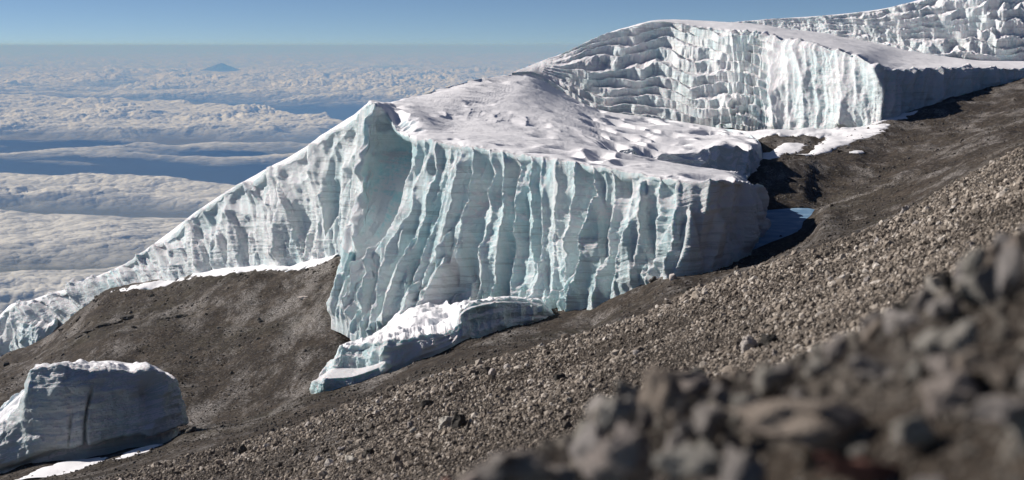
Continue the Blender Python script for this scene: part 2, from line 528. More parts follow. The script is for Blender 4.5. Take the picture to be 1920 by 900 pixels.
def cloud_bank(name, label, px0, px1, d0, d1, nc, nr, H, cover, relief, scale, seed, mat=None):
    cx = np.linspace(px0, px1, nc)
    dd = np.exp(np.linspace(math.log(d0), math.log(d1), nr))
    pxg, dg = np.meshgrid(cx, dd)
    pyg = py_of(-H, dg)
    q = P(pxg, pyg, dg)
    x, y = q[..., 0], q[..., 1]
    wx = x + scale * 1.2 * vnoise(x / scale / 3, y / scale / 3, 0, seed + 3)
    wy = y + scale * 1.2 * vnoise(x / scale / 3, y / scale / 3, 5, seed + 4)
    c = cover(pxg, pyg, wx, wy)
    bil = 0
    a_ = 1.0
    for o in range(5):
        s_ = scale / 1.9 ** o
        ff, _, _ = cells(wx / s_ + .3 * vnoise(wx / s_, wy / s_, 0, seed + o), wy / s_, seed + o * 5)
        bil = bil + a_ * (np.sqrt(np.maximum(0, 1.0 - ff * ff * 1.1)) - .55) * (1 if o else .6)
        a_ *= .64
    towers = .40 + .75 * sstep(-.15, .5, fbm(x / scale / 3.2, y / scale / 3.2, 2, 3, seed + 40))
    zc = -H + relief * (1.15 * bil * towers * sstep(.2, .8, c) + .8 * (sstep(.15, .8, c) - .8) + .35 * fbm(x / scale / 5, y / scale / 5, 0, 3, seed))
    q[..., 2] = zc
    f = grid_faces(nr, nc)[:, ::-1]
    keep = c.reshape(-1)[f].max(1) > .12
    o = mesh_np(name, q.reshape(-1, 3), f[keep], mat or M_cloud, None, True, {"cover": c.reshape(-1)})
    tag(o, label, None, None, "stuff")
    return o
def cov_far(px, py, x, y):
    n = fbm(x / 9000, y / 9000, 0, 4, 61)
    n2 = fbm(x / 5000, y / 4000, 0, 3, 64)
    base = np.interp(py, [84, 92, 105, 120, 130, 142, 160, 172, 182, 190], [.95, .9, .72, .58, .46, .74, .82, .60, .28, .02])
    right = sstep(200, 700, px) * sstep(150, 165, py) * (1 - sstep(185, 200, py))
    return np.clip(base + .40 * n + .22 * n2 + .35 * right, 0, 1)
cloud_bank("cloud_field", "broken white cumulus field reaching to the horizon", -400, 1800, 50000, 450000, 1000, 440, 2450, cov_far, 480, 1700, 71)
def cov_mid(px, py, x, y):
    top = np.interp(px, [-500, 0, 350, 560, 640, 760], [176, 180, 197, 218, 232, 240])
    bot = np.interp(px, [-500, 0, 400, 640, 760], [250, 250, 249, 246, 246])
    e = 5 + 5 * fbm(x / 2500, y / 2500, 0, 3, 5)
    return np.clip(sstep(top - 2, top + 5, py) * (1 - sstep(bot - 16 + e, bot + 8 + e, py)) * .95 * (1 - sstep(600, 760, px)) + .18 * fbm(x / 4000, y / 3000, 0, 4, 6), 0, 1)
cloud_bank("cloud_bank", "long white cloud bank with billowing top above the blue gap", -500, 900, 33000, 66000, 700, 300, 2500, cov_mid, 300, 1300, 81, M_cloud_mid)
def cov_low(px, py, x, y):
    n = fbm(x / 5200, y / 2200, 0, 5, 25)
    top = np.interp(px, [-500, 0, 200, 430, 600], [320, 322, 334, 345, 352])
    band = sstep(top - 2, top + 14, py) * (1 - sstep(376, 400, py)) * (1 - sstep(400, 620, px) * .9)
    wisp = .46 * (sstep(255, 275, py) * (1 - sstep(285, 320, py))) * (n > -.2)
    deck = sstep(384, 425, py)
    return np.clip(np.maximum(np.maximum(band * .80, wisp), deck * .66) + .55 * n, 0, 1)
cloud_bank("cloud_deck", "soft grey cloud deck rising against the mountain flank", -500, 1000, 8500, 36000, 640, 340, 2500, cov_low, 150, 1500, 91, M_cloud_near)

m_hill, t_, b_, o_ = new_mat("far_mountain_rock")
b_.inputs["Base Color"].default_value = (.05, .055, .045, 1)
b_.inputs["Roughness"].default_value = 1
ux, uy = np.meshgrid(np.linspace(-1, 1, 120), np.linspace(-1, 1, 80), indexing='ij')
rr = np.hypot(ux, uy)
ctr = P(410, 128, 125000)
hz = 800 * np.maximum(0, 1 - rr) ** 1.25 + 90 * fbm(ux * 5, uy * 5, 0, 4, 3) * np.maximum(0, 1 - rr)
hp = np.stack([ctr[0] + ux * 2500 + 200, ctr[1] + uy * 2500, ctr[2] - 330 + hz], -1)
tag(mesh_np("mountain", hp.reshape(-1, 3), grid_faces(120, 80), m_hill), "small blue mountain peak standing above the far clouds", None, None, "structure")

# ------------------------------------------------------------------ glacier
def terrace(a, t, N, warp, seed, sharp=.42):
    """stair parameters for height and run along the face"""
    tt = t * N + warp
    kf = np.floor(tt)
    f = tt - kf
    H = (kf + sstep(0, sharp, f) * .9 + .1 * f - warp) / N
    D = (kf + sstep(sharp, 1, f) * .9 + .1 * f - warp) / N
    return H, D
def build_sheet(net, ncol, segs, dens=None):
    """returns world grid (ncol, nrow, 3), arc length, row parameter"""
    ppd, s = net_eval(net, ncol, dens)
    wp = P(ppd[..., 0], ppd[..., 1], ppd[..., 2])          # ncol, K, 3
    K = wp.shape[1]
    ts_ = np.concatenate([np.linspace(i, i + 1, segs[i] + 1)[:-1] for i in range(K - 1)] + [[K - 1]])
    i = np.clip(np.floor(ts_).astype(int), 0, K - 2)
    f = ts_ - i
    lin = wp[:, i] * (1 - f)[None, :, None] + wp[:, i + 1] * f[None, :, None]
    return lin, s, ts_, wp

glacier = empty("glacier", tuple(P(900, 640, 240)))
tag(glacier, "long near glacier wall of fluted blue-white ice with a snowy top", "glacier")
w_and_c = [
 #  foot            lower face       upper face       brink           inner1            inner2           inner3          inner4          far
 [(-90, 745, 447), (-90, 722, 449), (-92, 695, 451), (-95, 672, 453), (-100, 668, 462), (-110, 700, 480), (-120, 760, 490), (-130, 800, 500), (-140, 860, 520)],
 [(0, 672, 433), (0, 648, 434), (2, 618, 436), (0, 600, 438), (-3, 594, 444), (-6, 600, 462), (-10, 660, 480), (-12, 700, 490), (-20, 760, 510)],
 [(52, 645, 425), (42, 622, 427), (30, 596, 429), (22, 574, 432), (24, 569, 438), (20, 575, 455), (20, 640, 470), (20, 680, 485), (20, 740, 500)],
 [(112, 606, 416), (98, 590, 418), (82, 574, 420), (70, 561, 422), (73, 557, 430), (76, 562, 445), (80, 620, 465), (80, 660, 480), (80, 700, 500)],
 [(160, 573, 405), (150, 562, 407), (142, 548, 409), (136, 540, 411), (139, 536, 418), (142, 540, 435), (145, 600, 455), (145, 640, 470), (145, 690, 490)],
 [(203, 549, 398), (200, 540, 399), (194, 528, 401), (188, 516, 403), (191, 512, 410), (195, 515, 428), (198, 575, 450), (198, 620, 465), (198, 670, 485)],
 [(262, 536, 391), (258, 522, 393), (248, 505, 395), (240, 492, 398), (243, 487, 405), (248, 490, 422), (250, 550, 440), (250, 600, 460), (250, 650, 480)],
 [(330, 524, 382), (322, 500, 384), (312, 474, 387), (300, 452, 391), (304, 446, 400), (308, 449, 415), (310, 510, 435), (310, 560, 455), (310, 620, 475)],
 [(400, 511, 374), (392, 478, 376), (384, 440, 379), (372, 398, 384), (375, 391, 393), (380, 394, 408), (385, 450, 428), (385, 520, 450), (385, 590, 470)],
 [(480, 496, 364), (474, 452, 366), (464, 400, 370), (452, 347, 375), (455, 340, 385), (460, 342, 400), (465, 400, 420), (465, 480, 440), (465, 560, 460)],
 [(560, 491, 352), (554, 435, 354), (544, 370, 358), (532, 306, 364), (536, 299, 375), (540, 301, 392), (545, 350, 412), (545, 440, 432), (545, 520, 450)],
 [(612, 484, 344), (610, 420, 346), (605, 340, 349), (600, 262, 352), (603, 253, 362), (608, 254, 380), (612, 300, 400), (612, 390, 420), (612, 480, 440)],
 [(650, 480, 335), (655, 405, 337), (660, 315, 339), (664, 226, 341), (666, 214, 346), (670, 212, 362), (675, 235, 392), (675, 320, 415), (675, 440, 435)],
 [(655, 500, 322), (664, 410, 318), (677, 300, 313), (691, 196, 312), (697, 189, 318), (704, 189, 330), (712, 198, 360), (730, 260, 405), (740, 400, 430)],
 [(640, 560, 296), (653, 450, 295), (668, 330, 297), (706, 199, 305), (711, 194, 310), (719, 191, 320), (735, 194, 342), (745, 188, 355), (760, 184, 372)],
 [(628, 604, 276), (648, 480, 281), (690, 345, 296), (724, 212, 306), (729, 206, 310), (738, 203, 318), (752, 204, 325), (768, 192, 345), (790, 178, 390)],
 [(650, 618, 271), (676, 500, 276), (720, 370, 288), (746, 250, 294), (752, 241, 299), (772, 211, 303), (782, 210, 312), (790, 200, 335), (815, 170, 410)],
 [(690, 640, 264), (712, 520, 268), (745, 390, 274), (778, 260, 280), (784, 252, 286), (798, 219, 303), (808, 217, 312), (830, 203, 338), (860, 158, 430)],
 [(730, 632, 261), (752, 520, 264), (785, 395, 269), (815, 266, 275), (820, 259, 280), (835, 248, 292), (850, 235, 305), (870, 205, 345), (910, 146, 460)],
 [(830, 622, 254), (842, 515, 257), (862, 400, 261), (885, 276, 267), (890, 269, 272), (905, 258, 285), (920, 245, 300), (940, 210, 350), (985, 140, 500)],
 [(935, 612, 247), (942, 510, 250), (952, 405, 253), (965, 288, 259), (970, 281, 264), (985, 270, 277), (1000, 260, 290), (1030, 225, 345), (1060, 175, 508)],
 [(1022, 603, 240), (1028, 510, 242), (1036, 410, 245), (1048, 301, 250), (1053, 294, 255), (1068, 285, 266), (1085, 275, 282), (1095, 266, 300), (1130, 207, 497)],
 [(1100, 592, 231), (1104, 500, 233), (1110, 415, 236), (1120, 313, 241), (1125, 306, 246), (1140, 297, 258), (1140, 283, 276), (1142, 272, 279), (1210, 219, 491)],
 [(1160, 566, 226), (1164, 485, 228), (1170, 410, 230), (1180, 324, 235), (1185, 317, 239), (1200, 308, 250), (1195, 293, 272), (1198, 279, 275), (1290, 230, 482)],
 [(1215, 544, 222), (1218, 470, 224), (1224, 405, 226), (1233, 332, 229), (1238, 326, 233), (1255, 318, 244), (1250, 304, 270), (1255, 286, 273), (1350, 240, 470)],
 [(1276, 519, 216), (1277, 460, 218), (1280, 400, 220), (1284, 340, 224), (1290, 334, 227), (1305, 327, 238), (1305, 313, 266), (1312, 280, 269), (1395, 246, 456)],
 [(1314, 508, 218), (1318, 450, 219), (1324, 395, 220), (1331, 340, 223), (1334, 334, 226), (1345, 329, 240), (1338, 318, 266), (1348, 270, 269), (1412, 262, 400)],
 [(1358, 492, 225), (1363, 440, 226), (1368, 388, 227), (1374, 340, 230), (1372, 333, 238), (1372, 329, 246), (1364, 322, 268), (1388, 269, 272), (1420, 270, 370)],
 [(1396, 474, 238), (1402, 430, 239), (1406, 385, 240), (1402, 345, 243), (1398, 337, 251), (1388, 331, 257), (1380, 325, 274), (1408, 276, 281), (1424, 283, 340)],
 [(1416, 448, 266), (1422, 415, 266), (1424, 380, 266), (1414, 350, 266), (1406, 343, 266), (1395, 336, 268), (1386, 330, 279), (1416, 294, 290), (1424, 300, 325)],
 [(1416, 412, 292), (1420, 392, 290), (1420, 370, 288), (1412, 352, 285), (1404, 345, 283), (1395, 338, 282), (1388, 332, 286), (1418, 312, 305), (1420, 316, 320)],
 [(1404, 396, 315), (1406, 384, 312), (1406, 366, 308), (1402, 350, 302), (1398, 344, 298), (1392, 338, 294), (1386, 333, 292), (1410, 328, 305), (1412, 332, 315)],
]
STEP = {(1022, 603): ((1140, 283, 276), (1150, 285, 308), (1152, 273, 311), None), (1100, 592): ((1195, 293, 272), (1205, 296, 312), (1208, 279, 315), None),
 (1160, 566): ((1250, 304, 270), (1260, 308, 316), (1262, 286, 319), None), (1215, 544): ((1305, 313, 266), (1315, 317, 322), (1318, 280, 325), None),
 (1276, 519): ((1338, 318, 266), (1345, 322, 328), (1348, 271, 331), None), (1314, 508): ((1364, 322, 268), (1375, 325, 334), (1380, 270, 338), (1412, 258, 410)),
 (1358, 492): ((1380, 325, 274), (1398, 325, 340), (1406, 275, 344), (1422, 264, 400)), (1396, 474): ((1386, 330, 279), (1406, 323, 345), (1418, 286, 350), (1428, 276, 385)),
 (1416, 448): ((1388, 332, 286), (1410, 323, 348), (1424, 300, 355), (1430, 292, 378)), (1416, 412): ((1388, 333, 290), (1408, 324, 348), (1424, 310, 356), (1430, 304, 372)),
 (1404, 396): ((1386, 334, 294), (1404, 327, 340), (1420, 318, 352), (1426, 314, 362))}
for c_ in w_and_c:
    st_ = STEP.get(c_[0][:2])
    if st_:
        c_[6], c_[7] = st_[0], st_[2]
        c_.insert(7, st_[1])
        if st_[3]:
            c_[9] = st_[3]
    else:
        c_.insert(7, tuple((a_ + b__) / 2 for a_, b__ in zip(c_[6], c_[7])))
segs = [110, 110, 120, 22, 40, 34, 26, 40, 80]
grid, s_arc, trow, wctl = build_sheet(w_and_c, 1500, segs, [1.0] * 12 + [2.0] * 14 + [1.0] * 6)
nc, nr = grid.shape[:2]
S = np.repeat(s_arc[:, None], nr, 1)
T = np.repeat(trow[None, :], nc, 0)
base = blur(grid, 5, 1)
base = np.where((T > 5.3)[..., None], blur(grid, 1, 1), base)
base[:, 0] = grid[:, 0]
nrm = blur(blur(grid_normals(base), 8, 1), 8, 0)
nrm /= np.linalg.norm(nrm, axis=-1, keepdims=True)
if (nrm[nc // 2, 60, 1]) > 0:
    nrm = -nrm
hface = grid[..., 2] - grid[:, :1, 2]
onface = 1 - sstep(2.75, 3.25, T)
A1 = S / 7.2 + .28 * vnoise(S / 9, hface / 16, 0, 11) + .05 * vnoise(S / 3, hface / 4, 0, 12)
v1, v1b, _ = cells(A1, hface / 34 + .2, 21, .95)
v2, v2b, _ = cells(S / 2.7 + .35 * vnoise(S / 5, hface / 8, 0, 13), hface / 13, 22, .95)
v3, v3b, _ = cells(S / 1.0 + .3 * vnoise(S / 2, hface / 3, 0, 14), hface / 3.6, 23, .95)
crumb = fbm(S / 1.6, hface / 1.6, 0, 4, 15)
strat = fbm(S / 30, hface * 1.0 + S * .05, 2, 4, 16, .6)
leftw = 1 - sstep(150, 240, S)                              # gentler, more broken relief far left
gpx = 960 + grid[..., 0] / (grid[..., 1] * CP - grid[..., 2] * SP) * FPX
gpy_ = py_of(grid[..., 2], grid[..., 1])
RIBY = [200, 260, 330, 400, 470, 540, 600]
RIB = np.array([
 [690, 672, 655, 648, 640, 630, 622], [702, 690, 664, 660, 666, 668, 665], [790, 782, 758, 736, 705, 690, 684],
 [802, 797, 782, 760, 722, 705, 700], [830, 822, 812, 795, 768, 742, 730], [846, 843, 838, 824, 792, 770, 750],
 [864, 861, 852, 838, 818, 788, 770], [890, 886, 880, 868, 850, 815, 790], [925, 923, 921, 916, 902, 895, 880],
 [945, 943, 940, 936, 930, 925, 915], [967, 965, 963, 961, 958, 956, 950], [1000, 998, 996, 994, 990, 986, 980],
 [1022, 1020, 1018, 1014, 1008, 1000, 990], [1048, 1046, 1044, 1040, 1034, 1026, 1015], [1080, 1078, 1076, 1072, 1066, 1058, 1045],
 [1118, 1116, 1114, 1110, 1104, 1085, 1064], [1150, 1148, 1146, 1144, 1140, 1130, 1112], [1184, 1183, 1181, 1179, 1176, 1163, 1150],
 [1212, 1211, 1209, 1206, 1203, 1195, 1187], [1240, 1239, 1236, 1233, 1226, 1216, 1212], [1274, 1272, 1268, 1264, 1262, 1260, 1258]], float)
wob = 6 * vnoise(gpy_ / 42, S / 7, 0, 201) + 2.2 * vnoise(gpy_ / 13, S / 4, 0, 202)
ribx = np.stack([np.interp(gpy_, RIBY, r_) for r_ in RIB], -1)          # ncol,nrow,nrib
gw = gpx + wob
idx = np.clip((ribx < gw[..., None]).sum(-1) - 1, 0, len(RIB) - 2)
rl_ = np.take_along_axis(ribx, idx[..., None], -1)[..., 0]
rr_ = np.take_along_axis(ribx, idx[..., None] + 1, -1)[..., 0]
uu = np.clip((gw - rl_) / (rr_ - rl_), 0, 1)
wid = (rr_ - rl_) / FPX * grid[..., 1]
dmod = np.array([.8, 1.25, 1.0, .9, 1.1, .8, 1, 1.1, .8, 1.2, .9, 1.0, .8, 1.2, 1.1, 1.0, 1.1, .9, 1, 1.1])[idx]
scal = -(4 * uu * (1 - uu)) ** .85 * np.minimum(wid, 7) * .64 * dmod * (.75 + .5 * sstep(-.4, .4, vnoise(S / 9, hface / 11, 3, 205)))
inrib = sstep(RIB[0][0] - 60, RIB[0][0] - 52, gpx) * 0 + sstep(0, 1, (gw > ribx[..., 0]) * (gw < ribx[..., -1]) * 1.0) * (S > s_arc[0] + 0)
inrib = inrib * (np.arange(nc)[:, None] > int(np.argmin(np.abs(net_eval(w_and_c, nc, [1.0] * 12 + [2.0] * 14 + [1.0] * 6)[0][:, 3, 0] - 690)))) * (grid[..., 1] < 331)
corner = int(np.argmax(net_eval(w_and_c, nc, [1.0] * 12 + [2.0] * 14 + [1.0] * 6)[0][:, 0, 2] < 218))
inrib = inrib * (np.arange(nc)[:, None] < corner + 60)
inrib = blur(blur(inrib * 1.0, 3, 0), 3, 1)
fluteP = 4.6 * np.minimum(v1, .9) ** 1.6 + 1.3 * np.minimum(v2, .95) ** 1.6 + .2 * np.minimum(v3, 1.0) ** 1.5 - 1.6
# pointed buttresses leaning on the lower wall
def buttress(per, seed, hmin, hmax, slope):
    a_ = S / per + .25 * vnoise(S / 5, hface / 9, 0, seed)
    ci = np.floor(a_)
    best = np.full(S.shape, -50.0)
    for o_ in (-1, 0, 1):
        r1x, r2x = hsh(ci + o_, ci * 0, ci * 0, seed), hsh(ci + o_, ci * 0, ci * 0, seed + 1)
        ctr_ = ci + o_ + .2 + .6 * r1x
        best = np.maximum(best, hmin + (hmax - hmin) * r2x - np.abs(a_ - ctr_) * per * slope)
    return best - hface
bt1 = buttress(5.5, 241, 3, 21, 3.6)
bt2 = buttress(3.1, 245, 0, 12, 3.2)
butt_d = 1.9 * sstep(0, 2.2, bt1) + .05 * np.clip(bt1, 0, 12) + 1.1 * sstep(0, 1.2, bt2) + .04 * np.clip(bt2, 0, 10)
fluteR = scal + 1.0 + 1.5 * (np.minimum(v2, .95) ** 1.6 - .3) * (.5 + sstep(-.2, .4, vnoise(S / 12, hface / 9, 4, 206))) + 1.5 * (v1 - .4) + .22 * v3 + .45 * fbm(S / 3.5, hface / 6, 0, 3, 207) + butt_d - 1.3 + 1.5 * fbm(S / 17, hface / 15, 0, 3, 271)
fluteP = fluteP + .8 * (butt_d - 1.3)
fluteA = fluteP * (1 - inrib) + fluteR * inrib
shape_h = sstep(0, 3.0, hface) * .55 + .45
disp = onface * shape_h * (fluteA * (.8 + .35 * vnoise(S / 26, hface / 30, 0, 17)) + .20 * strat * (1 - .6 * sstep(10, 26, hface)) + .22 * crumb * sstep(-.2, .5, vnoise(S / 8, hface / 8, 0, 251)))
wingw = (grid[..., 1] > 331) * sstep(60, 110, S)
lump, _, _ = cells(S / 5.5 + .4 * vnoise(S / 6, hface / 5, 0, 211), hface / 6.5, 212)
rend = sstep(corner + 30, corner + 70, np.arange(nc))[:, None] * np.ones_like(S)
re1, _, _ = cells(S / 6.0 + .3 * vnoise(S / 6, hface / 8, 0, 231), hface / 22, 232)
disp += onface * rend * (2.6 * re1 ** 1.6 + 1.2 * fbm(S / 6, hface / 6, 0, 4, 233) - .9) * sstep(0, 3, hface)
disp += onface * wingw * sstep(1.2, 2.4, T) * (2.4 * lump ** 1.6 - .9)
# broken tooth edge on top of the wall
edge = np.exp(-((T - 3.0) / .45) ** 2)
# snow relief on top
px_ = grid[..., 0]; py_ = grid[..., 1]
topm = sstep(3.2, 4.2, T)
dune = fbm(px_ / 26, py_ / 11, 0, 4, 31)
hol1, _, _ = cells(px_ / 8.5 + .4 * vnoise(px_ / 8, py_ / 16, 0, 33), py_ / 17, 34)
hollow = (1 - sstep(.1, .6, hol1)) * sstep(-.05, .35, vnoise(px_ / 22, py_ / 26, 2, 35) + .25 * sstep(1000, 1150, gpx))
rim = np.exp(-((T - 4.2) / .7) ** 2)
pit, _, _ = cells(px_ / 3.2, py_ / 1.9, 36)
ztop = topm * (.75 * dune + .16 * fbm(px_ / 4, py_ / 2.2, 0, 4, 32) - 1.5 * hollow * (.5 + sstep(1000, 1120, gpx))) - rim * .75 * (1 - sstep(.1, .5, pit)) * sstep(0, .3, vnoise(px_ / 9, py_ / 9, 5, 37))
pos = grid * .25 + base * .75
pos[:, 0] = grid[:, 0]
pos = pos + nrm * disp[..., None]
alx = (gpx + .4 * wob - 664) / np.interp(gpy_, [240, 330, 400, 450], [88, 84, 62, 36])
alc = np.clip(alx, 0, 1) ** 1.1 * (1 - sstep(.80, 1.0, alx)) * sstep(232, 275, gpy_) * (1 - sstep(385, 450, gpy_)) * (grid[..., 1] > 250) * (grid[..., 1] < 331) * (T < 3.1)
alc = blur(blur(alc, 2, 0), 3, 1)
pos[..., 1] += 8 * alc
pos[..., 0] += 2 * alc
stp = sstep(6.9, 7.05, T) * (1 - sstep(7.95, 8.1, T)) * (grid[..., 1] < 360) * sstep(262, 290, S)
st1, _, _ = cells(S / 3.4 + .4 * vnoise(S / 4, T * 3, 0, 221), T * 1.6, 222)
pos = pos + np.array([.35, -.94, 0]) * (stp * (3.0 * st1 ** 1.6 - .9 + .6 * fbm(S / 1.6, T * 5, 0, 3, 223)))[..., None]
pos[..., 2] += ztop * (T < 8.99) + (grid[..., 1] > 331) * edge * 2.0 * fbm(S / 13, T * 0, 0, 3, 252) + edge * (.35 * fbm(S / 2.2, T * 2, 0, 3, 38) + .9 * (v1 - .45) + .35 * (v2 - .4))
pos[:, 0, 2] -= 1.2
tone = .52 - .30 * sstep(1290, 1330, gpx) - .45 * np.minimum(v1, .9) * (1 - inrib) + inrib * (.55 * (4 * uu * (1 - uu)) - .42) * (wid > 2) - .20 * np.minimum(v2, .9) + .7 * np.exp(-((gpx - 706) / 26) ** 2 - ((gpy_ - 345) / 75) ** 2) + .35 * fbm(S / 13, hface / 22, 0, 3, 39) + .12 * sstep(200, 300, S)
rb = segs[0] + segs[1] + segs[2] + 6
def part_from(pos_, r0, r1, name, mat, parent, tone_=None, flip=False):
    sub = pos_[:, r0:r1 + 1]
    f = grid_faces(sub.shape[0], sub.shape[1])
    if flip:
        f = f[:, ::-1]
    at = {"tone": tone_[:, r0:r1 + 1].reshape(-1)} if tone_ is not None else None
    o = mesh_np(name, sub.reshape(-1, 3) - np.array(parent.location), f, mat, parent, True, at)
    return o
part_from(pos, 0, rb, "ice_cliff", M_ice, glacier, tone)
part_from(pos, rb, nr - 1, "snow_cover", M_snow, glacier)

# ledge and snow apron at the foot
ledge_net = [
 [(584, 744, 209), (585, 736, 209), (587, 724, 209.5), (592, 714, 212), (598, 708, 216), (603, 704, 218), (610, 702, 222), (620, 712, 230)],
 [(592, 741, 207), (593, 732, 207), (595, 716, 208), (603, 706, 213), (612, 698, 218), (618, 686, 219), (624, 678, 222), (632, 690, 232)],
 [(612, 739, 206), (612, 728, 206), (610, 710, 206.5), (622, 698, 212), (629, 690, 214.5), (630, 672, 215), (632, 656, 216.5), (650, 652, 236)],
 [(655, 731, 206), (655, 720, 206), (653, 707, 206.5), (660, 698, 211), (664, 690, 214), (658, 668, 214.5), (660, 649, 216), (682, 643, 240)],
 [(700, 714, 208), (699, 704, 208), (698, 694, 208.5), (698, 688, 210), (700, 684, 212), (700, 662, 212.5), (702, 641, 214), (708, 628, 250)],
 [(742, 692, 210), (742, 684, 210), (741, 676, 210.3), (741, 670, 210.6), (741, 664, 211), (743, 650, 211.5), (745, 635, 213), (745, 592, 262)],
 [(800, 667, 213), (800, 662, 213), (800, 657, 213.4), (800, 651, 213.8), (800, 645, 214.2), (800, 638, 214.8), (802, 630, 216), (788, 560, 264)],
 [(845, 650, 216), (845, 645, 216), (844, 640, 217), (844, 636, 217), (844, 630, 218), (845, 625, 218.5), (846, 619, 220), (830, 572, 258)],
 [(866, 641, 218), (864, 630, 218), (862, 618, 219), (861, 608, 219), (861, 600, 220), (862, 592, 221), (864, 582, 224), (860, 571, 245)],
 [(890, 634, 221), (889, 622, 221), (887, 608, 222), (885, 598, 222), (884, 588, 223), (883, 578, 223), (884, 569, 227), (886, 564, 243)],
 [(950, 619, 226), (950, 608, 226), (950, 596, 227), (950, 586, 227), (950, 576, 228), (950, 567, 228), (953, 559, 231), (955, 557, 243)],
 [(1008, 606, 230), (1008, 598, 230), (1008, 590, 231), (1008, 584, 231), (1008, 578, 231), (1006, 570, 232), (1006, 564, 234), (1008, 558, 246)],
 [(1040, 600, 232), (1040, 597, 232), (1039, 594, 233), (1039, 592, 233), (1038, 590, 233), (1037, 588, 234), (1036, 586, 236), (1034, 580, 246)],
]
lg, ls, lt, _ = build_sheet(ledge_net, 700, [22, 30, 22, 26, 26, 30, 90])
S2 = np.repeat(ls[:, None], lg.shape[1], 1); T2 = np.repeat(lt[None], lg.shape[0], 0)
lb = blur(lg, 3, 1)
ln = blur(blur(grid_normals(lb), 5, 1), 5, 0)
if ln[350, 20, 1] > 0:
    ln = -ln
h2 = lg[..., 2] - lg[:, :1, 2]
c1, _, _ = cells(S2 / 5.2 + .3 * vnoise(S2 / 6, h2 / 5, 0, 41), h2 / 14, 42)
c2, _, _ = cells(S2 / 1.9 + .3 * vnoise(S2 / 3, h2 / 3, 0, 43), h2 / 5, 44)
fm = 1 - sstep(5.8, 6.2, T2)
up2 = np.abs(ln[..., 2])
dl_ = fm * (1 - sstep(.6, .9, up2)) * sstep(0, 1.2, h2) * (2.3 * c1 ** 1.7 + 1.2 * c2 ** 1.6 - 1.0 + .4 * fbm(S2 / 1.5, h2 / 1.2, 0, 4, 45))
lpz = lb + ln * dl_[..., None]
lpz[:, 0] = lg[:, 0]
am = sstep(6.0, 6.25, T2)
ax, ay = lpz[..., 0], lpz[..., 1]
hh_, _, _ = cells(ax / 5.5 + .4 * vnoise(ax / 5, ay / 5, 0, 48), ay / 5.0, 49)
lpz[..., 2] += am * (1 - .8 * sstep(858, 890, 960 + ax / ay * FPX)) * (1.3 * fbm(ax / 5, ay / 6, 0, 4, 46) - .9 * (1 - sstep(0, .5, hh_)) + .4) + (T2 > 5.4) * (T2 < 6.3) * .7 * fbm(S2 / 2, T2 * 3, 0, 3, 50)
lpz[:, 0, 2] -= .8
tone2 = .55 - .5 * c1 + .3 * fbm(S2 / 9, h2 / 9, 0, 3, 47) + .35 * (1 - sstep(8, 22, S2))
rl = 22 + 30 + 22 + 26 + 26 + 30 + 4
part_from(lpz, 0, rl, "ice_ledge", M_ice, glacier, tone2)
part_from(lpz, rl, lg.shape[1] - 1, "snow_apron", M_snow, glacier)

# small broken ice buttress on the far left wing
butt = [
 [(34, 640, 424), (33, 620, 424), (34, 604, 425), (44, 600, 430), (60, 596, 436)],
 [(40, 646, 419), (38, 622, 419), (40, 604, 420), (52, 598, 426), (68, 592, 434)],
 [(56, 640, 416), (56, 620, 416), (58, 606, 417), (66, 598, 424), (84, 590, 430)],
 [(60, 655, 413), (59, 634, 413), (62, 612, 414), (76, 600, 421), (94, 588, 427)],
 [(74, 650, 411), (74, 632, 411), (80, 614, 413), (92, 602, 419), (104, 588, 424)],
 [(94, 634, 411), (94, 622, 412), (97, 610, 413), (102, 600, 417), (110, 588, 421)],
 [(106, 612, 415), (106, 606, 415), (107, 600, 416), (109, 594, 418), (112, 587, 421)],
]
bg_, bs, bt, _ = build_sheet(butt, 160, [40, 40, 20, 24])
bn = grid_normals(blur(bg_, 3, 1))
if bn[80, 20, 1] > 0:
    bn = -bn
S3 = np.repeat(bs[:, None], bg_.shape[1], 1); T3 = np.repeat(bt[None], bg_.shape[0], 0)
h3 = bg_[..., 2] - bg_[:, :1, 2]
c3, _, _ = cells(S3 / 3.2, h3 / 6, 52)
bp = blur(bg_, 3, 1) + bn * ((T3 < 3.2) * sstep(0, 1, h3) * (1.6 * c3 ** 1.6 - .5 + .35 * fbm(S3 / 1.5, h3 / 1.5, 0, 3, 53)))[..., None]
bp[:, 0, 2] -= 1.5
part_from(bp, 0, 80 + 10, "ice_buttress", M_ice, glacier, .35 + .2 * c3)
part_from(bp, 90, bg_.shape[1] - 1, "snow_shelf", M_snow, glacier)

